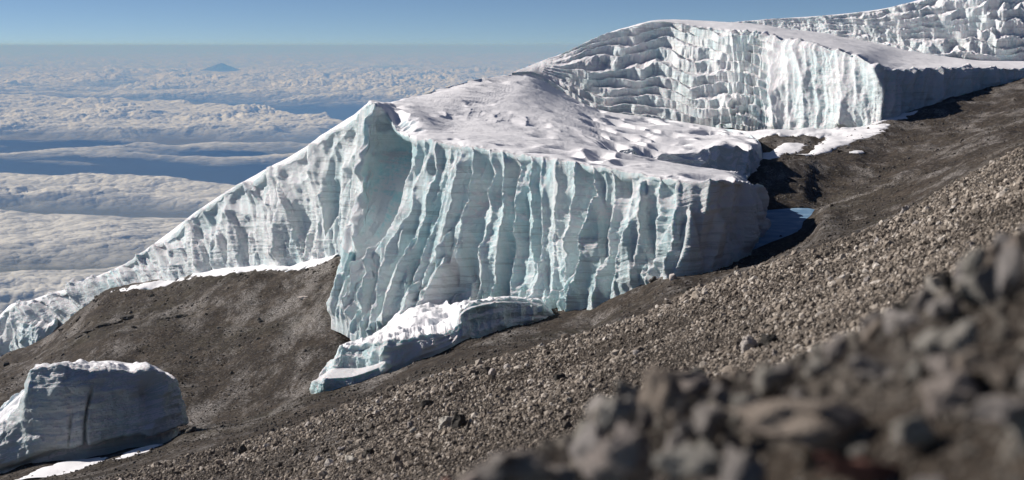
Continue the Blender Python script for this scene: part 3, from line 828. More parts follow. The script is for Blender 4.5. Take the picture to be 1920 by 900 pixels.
# ------------------------------------------------------------------ upper glacier
upper = empty("glacier", tuple(P(1350, 240, 485)))
tag(upper, "domed terraced glacier behind the snowfield, stepped on its left, sheer at its right", "glacier")
U = [
 [(960, 136, 500), (964, 134, 508), (968, 132, 516), (972, 130, 524), (985, 132, 560), (990, 150, 640)],
 [(995, 134, 512), (1000, 128, 522), (1005, 122, 534), (1010, 116, 546), (1020, 117, 585), (1030, 140, 650)],
 [(1040, 160, 510), (1046, 138, 524), (1053, 116, 540), (1060, 98, 556), (1066, 97, 595), (1075, 120, 660)],
 [(1075, 186, 504), (1087, 148, 522), (1099, 106, 544), (1110, 74, 564), (1116, 72, 605), (1125, 95, 670)],
 [(1112, 208, 499), (1130, 158, 520), (1150, 100, 546), (1168, 54, 568), (1175, 52, 612), (1185, 75, 680)],
 [(1200, 219, 493), (1212, 163, 516), (1226, 98, 542), (1240, 40, 566), (1246, 37, 612), (1250, 60, 690)],
 [(1300, 231, 486), (1304, 172, 507), (1312, 108, 530), (1322, 52, 552), (1318, 39, 612), (1320, 60, 700)],
 [(1400, 241, 474), (1402, 186, 490), (1406, 122, 508), (1412, 62, 526), (1405, 43, 612), (1400, 60, 700)],
 [(1480, 241, 465), (1481, 190, 473), (1482, 134, 482), (1484, 78, 492), (1500, 60, 590), (1500, 56, 680)],
 [(1560, 242, 454), (1560, 195, 459), (1558, 144, 466), (1556, 92, 473), (1590, 76, 580), (1600, 70, 660)],
 [(1610, 238, 447), (1609, 196, 450), (1607, 150, 455), (1604, 104, 460), (1650, 90, 570), (1670, 84, 640)],
 [(1648, 231, 444), (1649, 198, 446), (1650, 160, 448), (1648, 126, 451), (1690, 108, 540), (1720, 96, 620)],
 [(1662, 226, 446), (1664, 196, 449), (1668, 162, 453), (1675, 132, 458), (1720, 112, 540), (1750, 102, 610)],
 [(1700, 213, 464), (1704, 186, 467), (1708, 156, 470), (1714, 130, 474), (1760, 116, 540), (1790, 108, 600)],
 [(1800, 183, 489), (1801, 165, 490), (1802, 145, 492), (1804, 127, 494), (1830, 120, 540), (1850, 114, 598)],
 [(1905, 156, 519), (1905, 148, 519), (1905, 139, 520), (1905, 129, 521), (1915, 125, 545), (1930, 114, 598)],
 [(2060, 112, 545), (2060, 108, 545), (2060, 104, 546), (2060, 100, 547), (2060, 98, 560), (2080, 92, 600)],
]
ug, us, ut, uw = build_sheet(U, 1150, [130, 130, 130, 100, 30])
nfc = 390
Su = np.repeat(us[:, None], ug.shape[1], 1); Tu = np.repeat(ut[None], ug.shape[0], 0)
tf = np.clip(Tu / 3, 0, 1)
ucol = net_eval(U, 1150)[0][:, 1, 0]                       # px per column
stairw = (1 - sstep(1390, 1470, ucol))[:, None] * sstep(985, 1080, ucol)[:, None]
# stair-stepped face
wrp = 1.5 * fbm(Su / 38, tf * 1.5, 0, 3, 55) + .30 * fbm(Su / 7, tf * 4, 0, 4, 56)
Hh, Dd = terrace(Su, tf, 9.0, wrp, 57)
facec = ug[:, :nfc + 1]
tt_face = np.linspace(0, 1, nfc + 1)
res = ug.copy()
for c in range(ug.shape[0]):
    wgt = stairw[c, 0]
    if wgt <= 0:
        continue
    tH = np.clip(tf[c, :nfc + 1] * (1 - wgt) + Hh[c, :nfc + 1] * wgt, 0, 1)
    tD = np.clip(tf[c, :nfc + 1] * (1 - wgt) + Dd[c, :nfc + 1] * wgt, 0, 1)
    res[c, :nfc + 1, 2] = np.interp(tH, tt_face, facec[c, :, 2])
    res[c, :nfc + 1, 0] = np.interp(tD, tt_face, facec[c, :, 0])
    res[c, :nfc + 1, 1] = np.interp(tD, tt_face, facec[c, :, 1])
ub = blur(ug, 6, 1)
un = blur(blur(grid_normals(ub), 8, 1), 10, 0)
if un[600, 100, 1] > 0:
    un = -un
un[..., 2] *= .3
un /= np.linalg.norm(un, axis=-1, keepdims=True)
hu = ug[..., 2] - ug[:, :1, 2]
on = 1 - sstep(2.85, 3.2, Tu)
rw = sstep(1300, 1440, ucol)[:, None]
k1, _, _ = cells(Su / (20 - 13.5 * rw) + .35 * vnoise(Su / 10, hu / 12, 0, 58) + .5 * hu / 30 * (1 - .6 * sstep(1450, 1500, ucol)[:, None]), hu / (6 + 30 * sstep(1380, 1520, ucol))[:, None], 59, .95)
k2, _, _ = cells(Su / 3.4 + .35 * vnoise(Su / 5, hu / 6, 0, 60), hu / (5 + 8 * sstep(1440, 1520, ucol))[:, None], 61, .95)
k3, _, _ = cells(Su / 1.1 + .3 * vnoise(Su / 2, hu, 0, 260), hu / 6, 62, .95)
ud = on * sstep(0, 2.5, hu + .8) * ((.8 + 4.3 * rw) * np.minimum(k1, .9) ** 1.7 + (.45 + 1.1 * rw) * np.minimum(k2, .95) ** 1.6 + (.2 + .3 * rw) * k3 ** 1.5 - .8 - .7 * rw + .45 * fbm(Su / 5, hu / 3, 0, 5, 261) + .25 * fbm(Su / 2, hu / 2, 0, 3, 63)) * (.35 + .65 * sstep(990, 1120, ucol))[:, None]
up_ = res + un * ud[..., None]
tpm = sstep(3.05, 3.4, Tu)
up_[..., 2] += tpm * (.7 * fbm(up_[..., 0] / 22, up_[..., 1] / 14, 0, 4, 64)) * (Tu < 4.9)
up_[..., 2] += np.exp(-((Tu - 3) / .12) ** 2) * .5 * fbm(Su / 3, Tu, 0, 3, 65)
up_[:, 0, 2] -= 1.5
tone_u = .50 - .45 * k1 - .25 * k2 + .3 * fbm(Su / 15, hu / 18, 0, 3, 66) + .15 * sstep(1440, 1520, ucol)[:, None]
part_from(up_, 0, nfc + 4, "ice_cliff", M_ice_up, upper, tone_u)
part_from(up_, nfc + 4, ug.shape[1] - 1, "snow_cover", M_snow, upper)

# ------------------------------------------------------------------ rear ice wall
rear = empty("glacier", tuple(P(1700, 100, 610)))
tag(rear, "farthest glacier wall of stepped white ice in the top right corner", "glacier")
B = [
 [(1340, 48, 660), (1342, 47, 661), (1344, 45, 662), (1346, 44, 664), (1350, 46, 700), (1350, 60, 760)],
 [(1400, 50, 655), (1400, 46, 657), (1400, 43, 659), (1400, 39, 662), (1405, 39, 700), (1405, 50, 760)],
 [(1450, 56, 650), (1450, 49, 654), (1450, 43, 657), (1450, 36, 660), (1455, 35, 700), (1455, 50, 760)],
 [(1540, 72, 636), (1540, 58, 643), (1540, 44, 648), (1540, 30, 654), (1545, 29, 700), (1545, 50, 760)],
 [(1640, 86, 622), (1640, 64, 632), (1640, 42, 641), (1640, 20, 650), (1645, 18, 700), (1645, 40, 760)],
 [(1695, 100, 612), (1698, 70, 624), (1702, 38, 637), (1706, 6, 648), (1712, 3, 700), (1712, 20, 760)],
 [(1793, 115, 602), (1790, 72, 616), (1786, 28, 631), (1782, -16, 646), (1782, -22, 700), (1782, -10, 760)],
 [(1890, 118, 596), (1890, 66, 608), (1890, 10, 622), (1890, -45, 634), (1890, -52, 700), (1890, -40, 760)],
 [(1935, 112, 600), (1935, 60, 610), (1935, 0, 622), (1935, -58, 634), (1935, -66, 700), (1935, -50, 760)],
 [(2120, 92, 620), (2120, 40, 632), (2120, -20, 644), (2120, -80, 655), (2120, -88, 700), (2120, -70, 760)],
]
rg, rs_, rt, _ = build_sheet(B, 760, [90, 90, 90, 40, 20])
Sr = np.repeat(rs_[:, None], rg.shape[1], 1); Tr = np.repeat(rt[None], rg.shape[0], 0)
tfr = np.clip(Tr / 3, 0, 1)
wr = 1.1 * fbm(Sr / 22, tfr * 2, 0, 3, 155) + .35 * fbm(Sr / 5, tfr * 6, 0, 3, 156)
Hr, Dr = terrace(Sr, tfr, 8.0, wr, 157)
resr = rg.copy()
ttr = np.linspace(0, 1, 271)
for c in range(rg.shape[0]):
    for ax_, tp in ((2, Hr), (0, Dr), (1, Dr)):
        resr[c, :271, ax_] = np.interp(np.clip(tp[c, :271], 0, 1), ttr, rg[c, :271, ax_])
rn = blur(blur(grid_normals(blur(rg, 6, 1)), 8, 1), 10, 0)
if rn[400, 100, 1] > 0:
    rn = -rn
rn[..., 2] *= .3
rn /= np.linalg.norm(rn, axis=-1, keepdims=True)
hr = rg[..., 2] - rg[:, :1, 2]
r1, _, _ = cells(Sr / 14 + .35 * vnoise(Sr / 10, hr / 12, 0, 158) + .6 * hr / 30, hr / 15, 159, .95)
r2, _, _ = cells(Sr / 3.4, hr / 6, 161, .95)
r3, _, _ = cells(Sr / 1.3, hr / 2.4, 162, .95)
rd = (1 - sstep(2.85, 3.2, Tr)) * sstep(0, 3, hr + .5) * (2.4 * np.minimum(r1, .9) ** 1.7 + .6 * np.minimum(r2, .95) ** 1.6 + .4 * r3 ** 1.5 - 1.1 + .6 * fbm(Sr / 5, hr / 4, 0, 4, 262))
rp = resr + rn * rd[..., None]
rp[..., 2] += np.exp(-((Tr - 3) / .12) ** 2) * .5 * fbm(Sr / 3, Tr, 0, 3, 165)
rp[:, 0, 2] -= 2
part_from(rp, 0, 274, "ice_cliff", M_ice_up, rear, .45 - .45 * r1 - .2 * r2 + .3 * fbm(Sr / 15, hr / 18, 0, 3, 166))
part_from(rp, 274, rg.shape[1] - 1, "snow_cover", M_snow, rear)

# ------------------------------------------------------------------ lone ice block
blk = empty("ice_block", tuple(P(170, 850, 184)))
tag(blk, "large free-standing grey-blue ice block with a dark crack on the slope", "ice block")
BL = [  # loop of columns: foot, low, mid, high, brink, inner, centre
 [(-40, 905, 177), (-45, 870, 178), (-45, 840, 179), (-45, 820, 180), (-40, 800, 182), (-20, 792, 186), (60, 720, 192)],
 [(10, 893, 176), (2, 868, 176), (0, 840, 177), (4, 812, 178), (8, 790, 180), (20, 786, 185), (80, 700, 192)],
 [(40, 884, 176), (30, 862, 176), (22, 836, 177), (14, 806, 178), (16, 778, 180), (30, 772, 185), (100, 690, 192)],
 [(62, 874, 176), (52, 850, 176), (46, 810, 177), (42, 776, 178), (42, 746, 180), (52, 742, 184), (110, 688, 192)],
 [(85, 868, 176), (74, 840, 176), (60, 780, 177), (52, 730, 178), (56, 690, 180), (66, 682, 185), (120, 684, 192)],
 [(120, 862, 177), (112, 836, 176), (108, 780, 177), (106, 726, 178), (108, 684, 180), (115, 679, 186), (135, 682, 192)],
 [(165, 852, 178), (162, 828, 177), (160, 780, 178), (158, 730, 179), (156, 692, 181), (158, 684, 187), (160, 680, 192)],
 [(220, 842, 180), (220, 820, 179), (219, 780, 180), (217, 732, 181), (214, 694, 183), (212, 682, 188), (205, 676, 193)],
 [(270, 832, 182), (272, 810, 181), (272, 772, 182), (270, 728, 183), (268, 692, 185), (258, 682, 189), (235, 680, 193)],
 [(315, 822, 184), (320, 802, 184), (318, 770, 185), (317, 733, 186), (312, 702, 187), (298, 692, 190), (255, 684, 194)],
 [(340, 812, 188), (346, 794, 188), (342, 768, 188), (338, 738, 189), (330, 708, 190), (314, 698, 192), (265, 688, 195)],
 [(342, 806, 195), (346, 792, 195), (342, 766, 195), (334, 740, 195), (322, 714, 195), (306, 706, 196), (262, 690, 197)],
 [(320, 804, 204), (322, 780, 204), (318, 750, 204), (308, 730, 203), (296, 714, 202), (282, 704, 200), (240, 688, 198)],
 [(220, 815, 208), (220, 780, 208), (218, 750, 207), (214, 720, 206), (208, 698, 204), (200, 690, 201), (190, 682, 198)],
 [(110, 838, 204), (105, 800, 204), (98, 760, 203), (94, 725, 202), (98, 700, 200), (106, 690, 198), (130, 684, 196)],
 [(20, 868, 198), (10, 840, 198), (0, 810, 198), (0, 790, 197), (14, 770, 196), (30, 745, 195), (90, 695, 194)],
 [(-40, 888, 190), (-48, 860, 190), (-52, 830, 190), (-50, 812, 190), (-38, 800, 190), (-14, 780, 191), (70, 715, 193)],
 [(-40, 905, 177), (-45, 870, 178), (-45, 840, 179), (-45, 820, 180), (-40, 800, 182), (-20, 792, 186), (60, 720, 192)],
]
kg, ks, kt, _ = build_sheet(BL, 620, [30, 50, 50, 46, 30, 40])
kg[-1] = kg[0]
kgb = blur(kg, 6, 1)
kn = grid_normals(kgb)
if kn[200, 60, 1] > 0:
    kn = -kn
kn = blur(kn, 5, 1)
Sk = np.repeat(ks[:, None], kg.shape[1], 1); Tk = np.repeat(kt[None], kg.shape[0], 0)
tc_ = 1 - sstep(5.5, 6, Tk)
hk = kg[..., 2] - kg[:, :1, 2]
seam = (np.minimum(Sk, ks[-1] - Sk))
seamf = sstep(0, 3, seam)
q1, _, _ = cells(Sk / 5.5 + .3 * vnoise(Sk / 6, hk / 7, 0, 71), hk / 15, 72)
q2, _, _ = cells(Sk / 2.0, hk / 6 + .3 * vnoise(Sk / 2, hk / 2, 0, 73), 74)
kd = seamf * tc_ * (.9 * q1 ** 1.7 + .35 * q2 ** 1.6 - .35 + .22 * fbm(Sk / 8, hk * 1.3, 0, 4, 76) + .45 * fbm(Sk / 2.0, hk / 1.7, 0, 5, 75))
kpx = net_eval(BL, 620)[0][:, 2, 0]
front = (ks < ks[-1] * .5)[:, None]
# the long crack curving down the face
crx = 158 + 26 * sstep(.30, .95, Tk / 4.2) ** 1.2
crk = np.exp(-((kpx[:, None] - crx) / 2.6) ** 2) * front * sstep(.1, .3, Tk) * (1 - sstep(2.7, 3.3, Tk))
crx2 = 118 + 8 * Tk
crk2 = np.exp(-((kpx[:, None] - crx2) / 2.2) ** 2) * front * sstep(.6, .9, Tk) * (1 - sstep(1.8, 2.3, Tk))
kd -= 1.5 * crk + .6 * crk2
# undercut foot and scooped right flank
kd -= seamf * 1.6 * np.exp(-((Tk - .25) / .35) ** 2) * front
kd -= 2.2 * np.exp(-((kpx[:, None] - 285) / 22) ** 2 - ((Tk - 2.9) / .8) ** 2) * front
kp = kgb + kn * kd[..., None]
kp[:, 0] = kg[:, 0]
kp[..., 2] += sstep(3.6, 4.2, Tk) * tc_ * seamf * .5 * fbm(kp[..., 0] / 3, kp[..., 1] / 3, 0, 4, 77)
kp[:, 0, 2] -= 1.5
kp[-1] = kp[0]
rk = 30 + 50 + 50 + 46 + 14
tone_k = .5 - .4 * q1 + .35 * fbm(Sk / 8, hk / 8, 0, 3, 78)
part_from(kp, 0, rk, "ice_body", M_ice_block, blk, tone_k)
part_from(kp, rk, kg.shape[1] - 1, "snow_cap", M_snow, blk)

# ------------------------------------------------------------------ frozen pond
m_pond, t_, b_, o_ = new_mat("pond_ice")
k_ = NT(t_)
c_ = k_.ramp(k_.noise(.25, 5, .6), [(.35, (.11, .21, .34)), (.6, (.20, .32, .45)), (.74, (.5, .6, .68))])
t_.links.new(c_, b_.inputs["Base Color"])
b_.inputs["Roughness"].default_value = .75
b_.inputs["Specular IOR Level"].default_value = .15
t_.links.new(k_.bump(k_.noise(.8, 4), .4, .2), b_.inputs["Normal"])
zpond = P(1500, 432, 270)[2]
ring = [(1262, 222), (1275, 216), (1300, 217), (1340, 226), (1390, 238), (1440, 252), (1480, 263), (1502, 271), (1506, 284), (1520, 294), (1532, 304), (1515, 308), (1480, 309), (1440, 309), (1412, 310), (1395, 300), (1390, 280), (1340, 250), (1300, 235)]
rp_ = np.array([P(px, zp(zpond, d), d) for px, d in ring])
cen = rp_.mean(0)
tt_ = np.linspace(0, len(ring), 180)
rp2 = np.stack([np.interp(tt_, range(len(ring) + 1), np.append(rp_[:, i], rp_[0, i])) for i in range(3)], -1)
rad = np.linspace(0, 1, 24)
pg = cen + (rp2[:, None] - cen) * rad[None, :, None]
pg[..., 2] = zpond + .05 * fbm(pg[..., 0] / 4, pg[..., 1] / 4, 0, 3, 3) * rad
tag(mesh_np("frozen_pond", pg.reshape(-1, 3), grid_faces(180, 24), m_pond), "flat blue frozen meltwater pond in the shadow of the glacier", None, None, "structure")

# ------------------------------------------------------------------ snow patches draped on the ground
def snow_patch(name, label, line, dr, widths, thick=.35, ncol=120, group="snow streaks along the brown slope"):
    """line: photo pixels along the streak; widths: half widths in metres of distance"""
    ln_ = np.array(line, float)
    pts = np.array([ground_pix(px, py, dr[0], dr[1]) for px, py in line])
    si = np.linspace(0, len(line) - 1, ncol)
    cx_ = np.interp(si, range(len(line)), pts[:, 0])
    cy_ = np.interp(si, range(len(line)), pts[:, 1])
    hw = np.interp(si, range(len(line)), widths)
    tan = np.stack([np.gradient(cx_), np.gradient(cy_)], -1)
    tan /= np.linalg.norm(tan, axis=1, keepdims=True) + 1e-9
    nr_ = np.stack([-tan[:, 1], tan[:, 0]], -1)
    vv = np.linspace(-1, 1, 15)
    hw2 = hw[:, None] * (1 + .45 * fbm(cx_[:, None] / 2.5, cy_[:, None] / 2.5, np.sign(vv)[None] * 3, 4, 88))
    x = cx_[:, None] + nr_[:, :1] * vv[None] * hw2
    y = cy_[:, None] + nr_[:, 1:] * vv[None] * hw2
    px = 960 + x / y * FPX * (CP + SP * .05)
    z = np.empty_like(x)
    g = ground_pd(px.ravel(), y.ravel()).reshape(x.shape + (3,))
    z = g[..., 2] + thick * (1 - vv[None] ** 4) - .06
    z[:, [0, -1]] -= .3
    q = np.stack([x, y, z], -1)
    o = mesh_np(name, q.reshape(-1, 3), grid_faces(ncol, 15), M_snow)
    tag(o, label, "snow patch", group)
    return o
snow_patch("snow_patch", "narrow snow drift running along the foot of the left ice wall", [(0, 676), (40, 655), (62, 640)], (400, 470), [2, 3, 1])
snow_patch("snow_patch", "white snow drift at the wall foot left of the central buttress", [(190, 552), (260, 538), (330, 526), (420, 510), (500, 496)], (340, 440), [2.5, 3, 3, 4, 5], .6)
snow_patch("snow_patch", "bright snow wedge beside the central buttress foot", [(500, 497), (560, 491), (600, 486), (640, 480)], (320, 420), [4, 5, 7, 3], .7)
snow_patch("snow_patch", "long snow strip in front of the free-standing ice block", [(60, 900), (110, 886), (170, 870), (220, 857), (262, 847), (300, 836)], (140, 200), [5, 7, 6.5, 5, 3.5, 1.5], .45)
snow_patch("snow_patch", "snow streak between dark rubble and brown slope, upper right", [(1500, 292), (1540, 282), (1580, 264), (1600, 252), (1640, 240), (1662, 234)], (330, 470), [2, 3, 6, 9, 5, 2], .4)
snow_patch("snow_patch", "snow band at the foot of the upper glacier corner", [(1580, 248), (1620, 240), (1670, 224), (1712, 210)], (380, 480), [6, 6, 6, 3], .5)
snow_patch("snow_patch", "snow apron below the sheer upper glacier face", [(1380, 250), (1440, 248), (1500, 250), (1560, 250), (1600, 244)], (380, 480), [10, 14, 12, 10, 5], .5)
snow_patch("snow_patch", "crumbled white snow and ice scraps beside the shaded ice step", [(1425, 300), (1445, 292), (1470, 284), (1490, 270)], (310, 470), [2, 4, 5, 4], .4)
snow_patch("snow_patch", "small snow scrap on the middle of the brown slope, right", [(1592, 286), (1605, 284), (1618, 285)], (300, 470), [1.5, 2.2, 1.2], .2)

# ------------------------------------------------------------------ stones
def rock_verts(seed, sub, cuts=7, elong=(1, .8, .65)):
    bm = bmesh.new()
    bmesh.ops.create_icosphere(bm, subdivisions=sub, radius=1)
    v = np.array([q.co[:] for q in bm.verts])
    f = np.array([[q.index for q in fa.verts] for fa in bm.faces])
    bm.free()
    r_ = np.random.default_rng(seed)
    for _ in range(cuts):
        n = r_.normal(size=3)
        n /= np.linalg.norm(n)
        h = r_.uniform(.45, .85)
        dd = v @ n - h
        v = v - np.where(dd > 0, dd, 0)[:, None] * n
    if sub >= 3:
        v = v + .34 * np.stack([vnoise(*(v * 1.6).T, seed + 40 + i) for i in range(3)], -1)
    v = v + .10 * np.stack([vnoise(*(v * 1.9).T, seed + i) for i in range(3)], -1)
    if sub >= 3:
        nn = v / np.linalg.norm(v, axis=1, keepdims=True)
        v = v + nn * (.13 * fbm(*(v * 3.6).T, 3, seed + 9) + .03 * vnoise(*(v * 12).T, seed + 10))[:, None]
    return v * np.array(elong), f
def rand_rot(n, r_):
    q = r_.normal(size=(n, 4))
    q /= np.linalg.norm(q, axis=1, keepdims=True)
    a, b, c, d = q.T
    return np.stack([np.stack([1 - 2 * (c * c + d * d), 2 * (b * c - a * d), 2 * (b * d + a * c)], -1),
                     np.stack([2 * (b * c + a * d), 1 - 2 * (b * b + d * d), 2 * (c * d - a * b)], -1),
                     np.stack([2 * (b * d - a * c), 2 * (c * d + a * b), 1 - 2 * (b * b + c * c)], -1)], 1)
def scatter(name, label, pts, size, sub, mat, seed, tone):
    r_ = np.random.default_rng(seed)
    nv = 10
    base_ = [rock_verts(seed * 50 + i, sub, 5) for i in range(nv)]
    which = r_.integers(0, nv, len(pts))
    rot = rand_rot(len(pts), r_)
    VV, FF, TT = [], [], []
    off = 0
    for i in range(nv):
        idx = np.where(which == i)[0]
        if not len(idx):
            continue
        bv, bf = base_[i]
        vv = np.einsum('nij,vj->nvi', rot[idx], bv) * size[idx][:, None, None] + pts[idx][:, None]
        VV.append(vv.reshape(-1, 3))
        FF.append((bf[None] + (np.arange(len(idx)) * len(bv))[:, None, None] + off).reshape(-1, 3))
        TT.append(np.repeat(tone[idx], len(bv)))
        off += len(idx) * len(bv)
    o = mesh_np(name, np.concatenate(VV), np.concatenate(FF), mat, None, False, {"tone": np.concatenate(TT)})
    tag(o, label, None, None, "stuff")
    return o
# loose scree: density even over what one sees of the slope
cl = np.searchsorted(gcols, -20), np.searchsorted(gcols, 2000)
def sample_ground(n, d0, d1, px0, px1, r_, power=0.0):
    """points on the ground, uniform in direction, weighted by how much of the slope faces the viewer"""
    cs = r_.uniform(px0, px1, n)
    ci = col_of(cs)
    dd = np.exp(r_.uniform(math.log(d0), math.log(d1), n))
    out_ = np.empty((n, 3))
    for c in np.unique(ci):
        m = ci == c
        z = np.interp(dd[m], gd[:, c], gz2[:, c])
        fr = cs[m]
        out_[m] = P(fr, py_of(z, dd[m]), dd[m])
    return out_, dd, cs
r1_ = np.random.default_rng(3)
pts, dd, cs = sample_ground(360000, 10, 70, -60, 2060, r1_)
crest_d = 66
keep = np.ones(len(pts), bool)
pyv = py_of(pts[:, 2], pts[:, 1])
keep &= (pyv < 990)
pts, dd, cs = pts[keep], dd[keep], cs[keep]
patchn = fbm(pts[:, 0] / 5, pts[:, 1] / 9, 0, 3, 91)
sz = .0022 * dd ** .72 * np.exp(r1_.normal(0, .55, len(pts))) * (1 + .5 * patchn) * 1.0
sz = np.clip(sz, 0, .45)
tn = np.clip(r1_.beta(1.3, 1.9, len(pts)) + .22 * patchn, 0, 1)
pts[:, 2] += sz * .25
big_i = np.argsort(-(sz / dd))[:170]
bigmask = np.zeros(len(pts), bool)
bigmask[big_i] = True
scatter("gravel", "loose beige and grey volcanic gravel covering the near slope", pts[~bigmask], sz[~bigmask], 1, M_gravel, 5, tn[~bigmask])
# finer rubble on the brown ground further out
r2_ = np.random.default_rng(11)
p2, d2, c2_ = sample_ground(42000, 74, 440, -60, 2060, r2_)
n2_ = fbm(p2[:, 0] / 18, p2[:, 1] / 30, 0, 4, 92)
s2_ = .00062 * d2 * np.exp(r2_.normal(0, .5, len(p2))) * (1 + .4 * n2_)
inside = (np.interp(c2_, [0, 655, 1262, 1400, 1420], [430, 330, 216, 240, 500]) + 2 > d2) | (c2_ > 1420)
onpond = (c2_ > 1262) & (c2_ < 1535) & (d2 > np.interp(c2_, [1262, 1300, 1390, 1500, 1535], [214, 217, 234, 266, 296])) & (d2 < 312)
blkz = (c2_ < 350) & (d2 > 174) & (d2 < 206)
kk = inside & ~onpond & ~blkz & (n2_ + r2_.normal(0, .25, len(p2)) > -.15)
scatter("rubble", "fine dark brown rubble strewn over the far volcanic slopes", p2[kk] + np.array([0, 0, .05]), np.clip(s2_[kk], 0, .9), 1, M_dark, 6, r2_.beta(1.5, 2.5, kk.sum()))

# separate rocks, one object each
M_rock = rock_mat("volcanic_rock", [(0, (.42, .37, .34)), (.3, (.50, .45, .42)), (.55, (.58, .525, .50)), (.75, (.55, .46, .41)), (1, (.66, .61, .57))], 4.0, .05, True, 'obj')
M_tan = rock_mat("tan_rock", [(0, (.50, .41, .34)), (1, (.56, .46, .38))], 5, .05, True, 'obj')
M_red = rock_mat("red_rock", [(0, (.42, .19, .15)), (1, (.46, .23, .19))], 5, .05, True, 'obj')
M_pale = rock_mat("pale_rock", [(0, (.58, .54, .48)), (1, (.66, .61, .55))], 5, .05, True, 'obj')
M_black = rock_mat("black_lava", [(0, (.045, .042, .040)), (1, (.075, .068, .06))], 5, .05, True, 'obj')
MATS = {'grey': M_rock, 'tan': M_tan, 'reddish': M_red, 'pale': M_pale, 'dark': M_black}
protos = {}
def rock_data(i, tone_, sub=3):
    key = (i, tone_, sub)
    if key not in protos:
        v, f = rock_verts(900 + i, sub, 8, [(1, .8, .66), (1, .9, .8), (1, .62, .55), (.9, .85, .95)][i % 4])
        me = bpy.data.meshes.new("rock")
        me.from_pydata(v.tolist(), [], f.tolist())
        me.polygons.foreach_set("use_smooth", [True] * len(f))
        me.materials.append(MATS[tone_])
        protos[key] = me
    return protos[key]
def rock(loc, size, tone_, i, rot, label, group, sub=3, name="rock"):
    o = bpy.data.objects.new(name, rock_data(i, tone_, sub))
    o.location = loc
    o.scale = (size,) * 3 if np.isscalar(size) else size
    o.rotation_euler = rot
    C.objects.link(o)
    tag(o, label, "rock", group)
    return o
r3_ = random.Random(5)
GR1 = "larger stones scattered on the gravel slope"
def where(px, py):
    h = "left" if px < 640 else ("middle" if px < 1280 else "right")
    v = "upper" if py < 560 else ("lower" if py > 720 else "central")
    return h, v
for j in big_i:
    p = pts[j]
    px = 960 + p[0] / p[1] * FPX
    py = float(py_of(p[2], p[1]))
    if py > 905:
        continue
    tone_ = r3_.choices(['grey', 'pale', 'tan', 'dark'], [5, 4, 2, 2])[0]
    h, v = where(px, py)
    sname = "fist-sized" if sz[j] / dd[j] < .0040 else "chunky"
    rock(tuple(p), float(min(sz[j] * 1.3, .0033 * dd[j])), tone_, r3_.randrange(12), (r3_.random() * 6, r3_.random() * 6, r3_.random() * 6),
         f"{sname} {tone_} stone on the {v} {h} gravel slope", GR1)
# boulders one can point at
BOU = [  # px, py, dmin, dmax, radius px, tone, label
 (862, 790, 16, 60, 22, 'dark', "dark boulder beside a pale one in the middle of the gravel"),
 (838, 796, 16, 60, 17, 'pale', "pale boulder touching the dark one in the middle of the gravel"),
 (770, 797, 16, 60, 9, 'grey', "rounded grey stone left of the paired boulders"),
 (800, 757, 16, 60, 14, 'dark', "low black lava lump above the paired boulders"),
 (1405, 648, 14, 60, 20, 'grey', "rounded light grey boulder next to a dark one near the blurred heap"),
 (1437, 642, 14, 60, 18, 'dark', "dark boulder right of the light grey one near the blurred heap"),
 (1698, 384, 30, 66, 13, 'grey', "grey boulder sitting on the gravel crest, upper right"),
 (1290, 540, 30, 66, 12, 'dark', "dark jagged stone on the gravel crest below the pond"),
 (660, 862, 20, 60, 15, 'pale', "pale angular stone near the bottom of the gravel, centre left"),
 (690, 850, 20, 60, 12, 'dark', "dark stone behind the pale angular one, centre left"),
 (455, 845, 30, 62, 12, 'dark', "dark stone on the lower left gravel near its edge"),
 (555, 848, 30, 62, 9, 'dark', "small black stone on the lower left gravel"),
 (925, 700, 20, 60, 12, 'grey', "grey stone high on the middle gravel"),
 (1050, 710, 14, 60, 12, 'dark', "mossy dark stone on the gravel left of the blurred heap"),
 (1225, 523, 150, 235, 9, 'dark', "dark boulder leaning at the glacier foot before the pond"),
 (1262, 520, 150, 235, 8, 'grey', "grey boulder at the pond's near shore"),
 (955, 622, 120, 225, 4, 'dark', "small dark boulder on the brown strip below the ice ledge"),
 (905, 634, 120, 225, 3, 'dark', "tiny dark stone left of the small boulder on the brown strip"),
 (1463, 444, 120, 262, 5, 'dark', "dark stone on the pond's front shore"),
 (240, 592, 300, 430, 12, 'dark', "dark lava outcrop below the left ice wall, right one"),
 (222, 600, 300, 430, 10, 'dark', "dark lava outcrop below the left ice wall, second from right"),
 (196, 606, 300, 430, 10, 'dark', "dark lava outcrop below the left ice wall, middle one"),
 (170, 618, 300, 430, 8, 'dark', "dark lava outcrop below the left ice wall, second from left"),
 (150, 628, 300, 430, 8, 'dark', "dark lava outcrop below the left ice wall, left one"),
 (318, 592, 300, 420, 10, 'dark', "dark lava outcrop in the middle of the basin, left half"),
 (342, 588, 300, 420, 10, 'dark', "dark lava outcrop in the middle of the basin, right half"),
 (486, 600, 260, 400, 7, 'dark', "lone dark lava knob in the right of the basin"),
 (12, 683, 300, 430, 6, 'dark', "small dark boulder at the left edge below the snow drift"),
 (570, 555, 260, 400, 8, 'grey', "brown-grey outcrop below the glacier wall, basin right"),
 (358, 806, 150, 215, 10, 'dark', "dark boulder at the right foot of the free-standing ice block"),
]
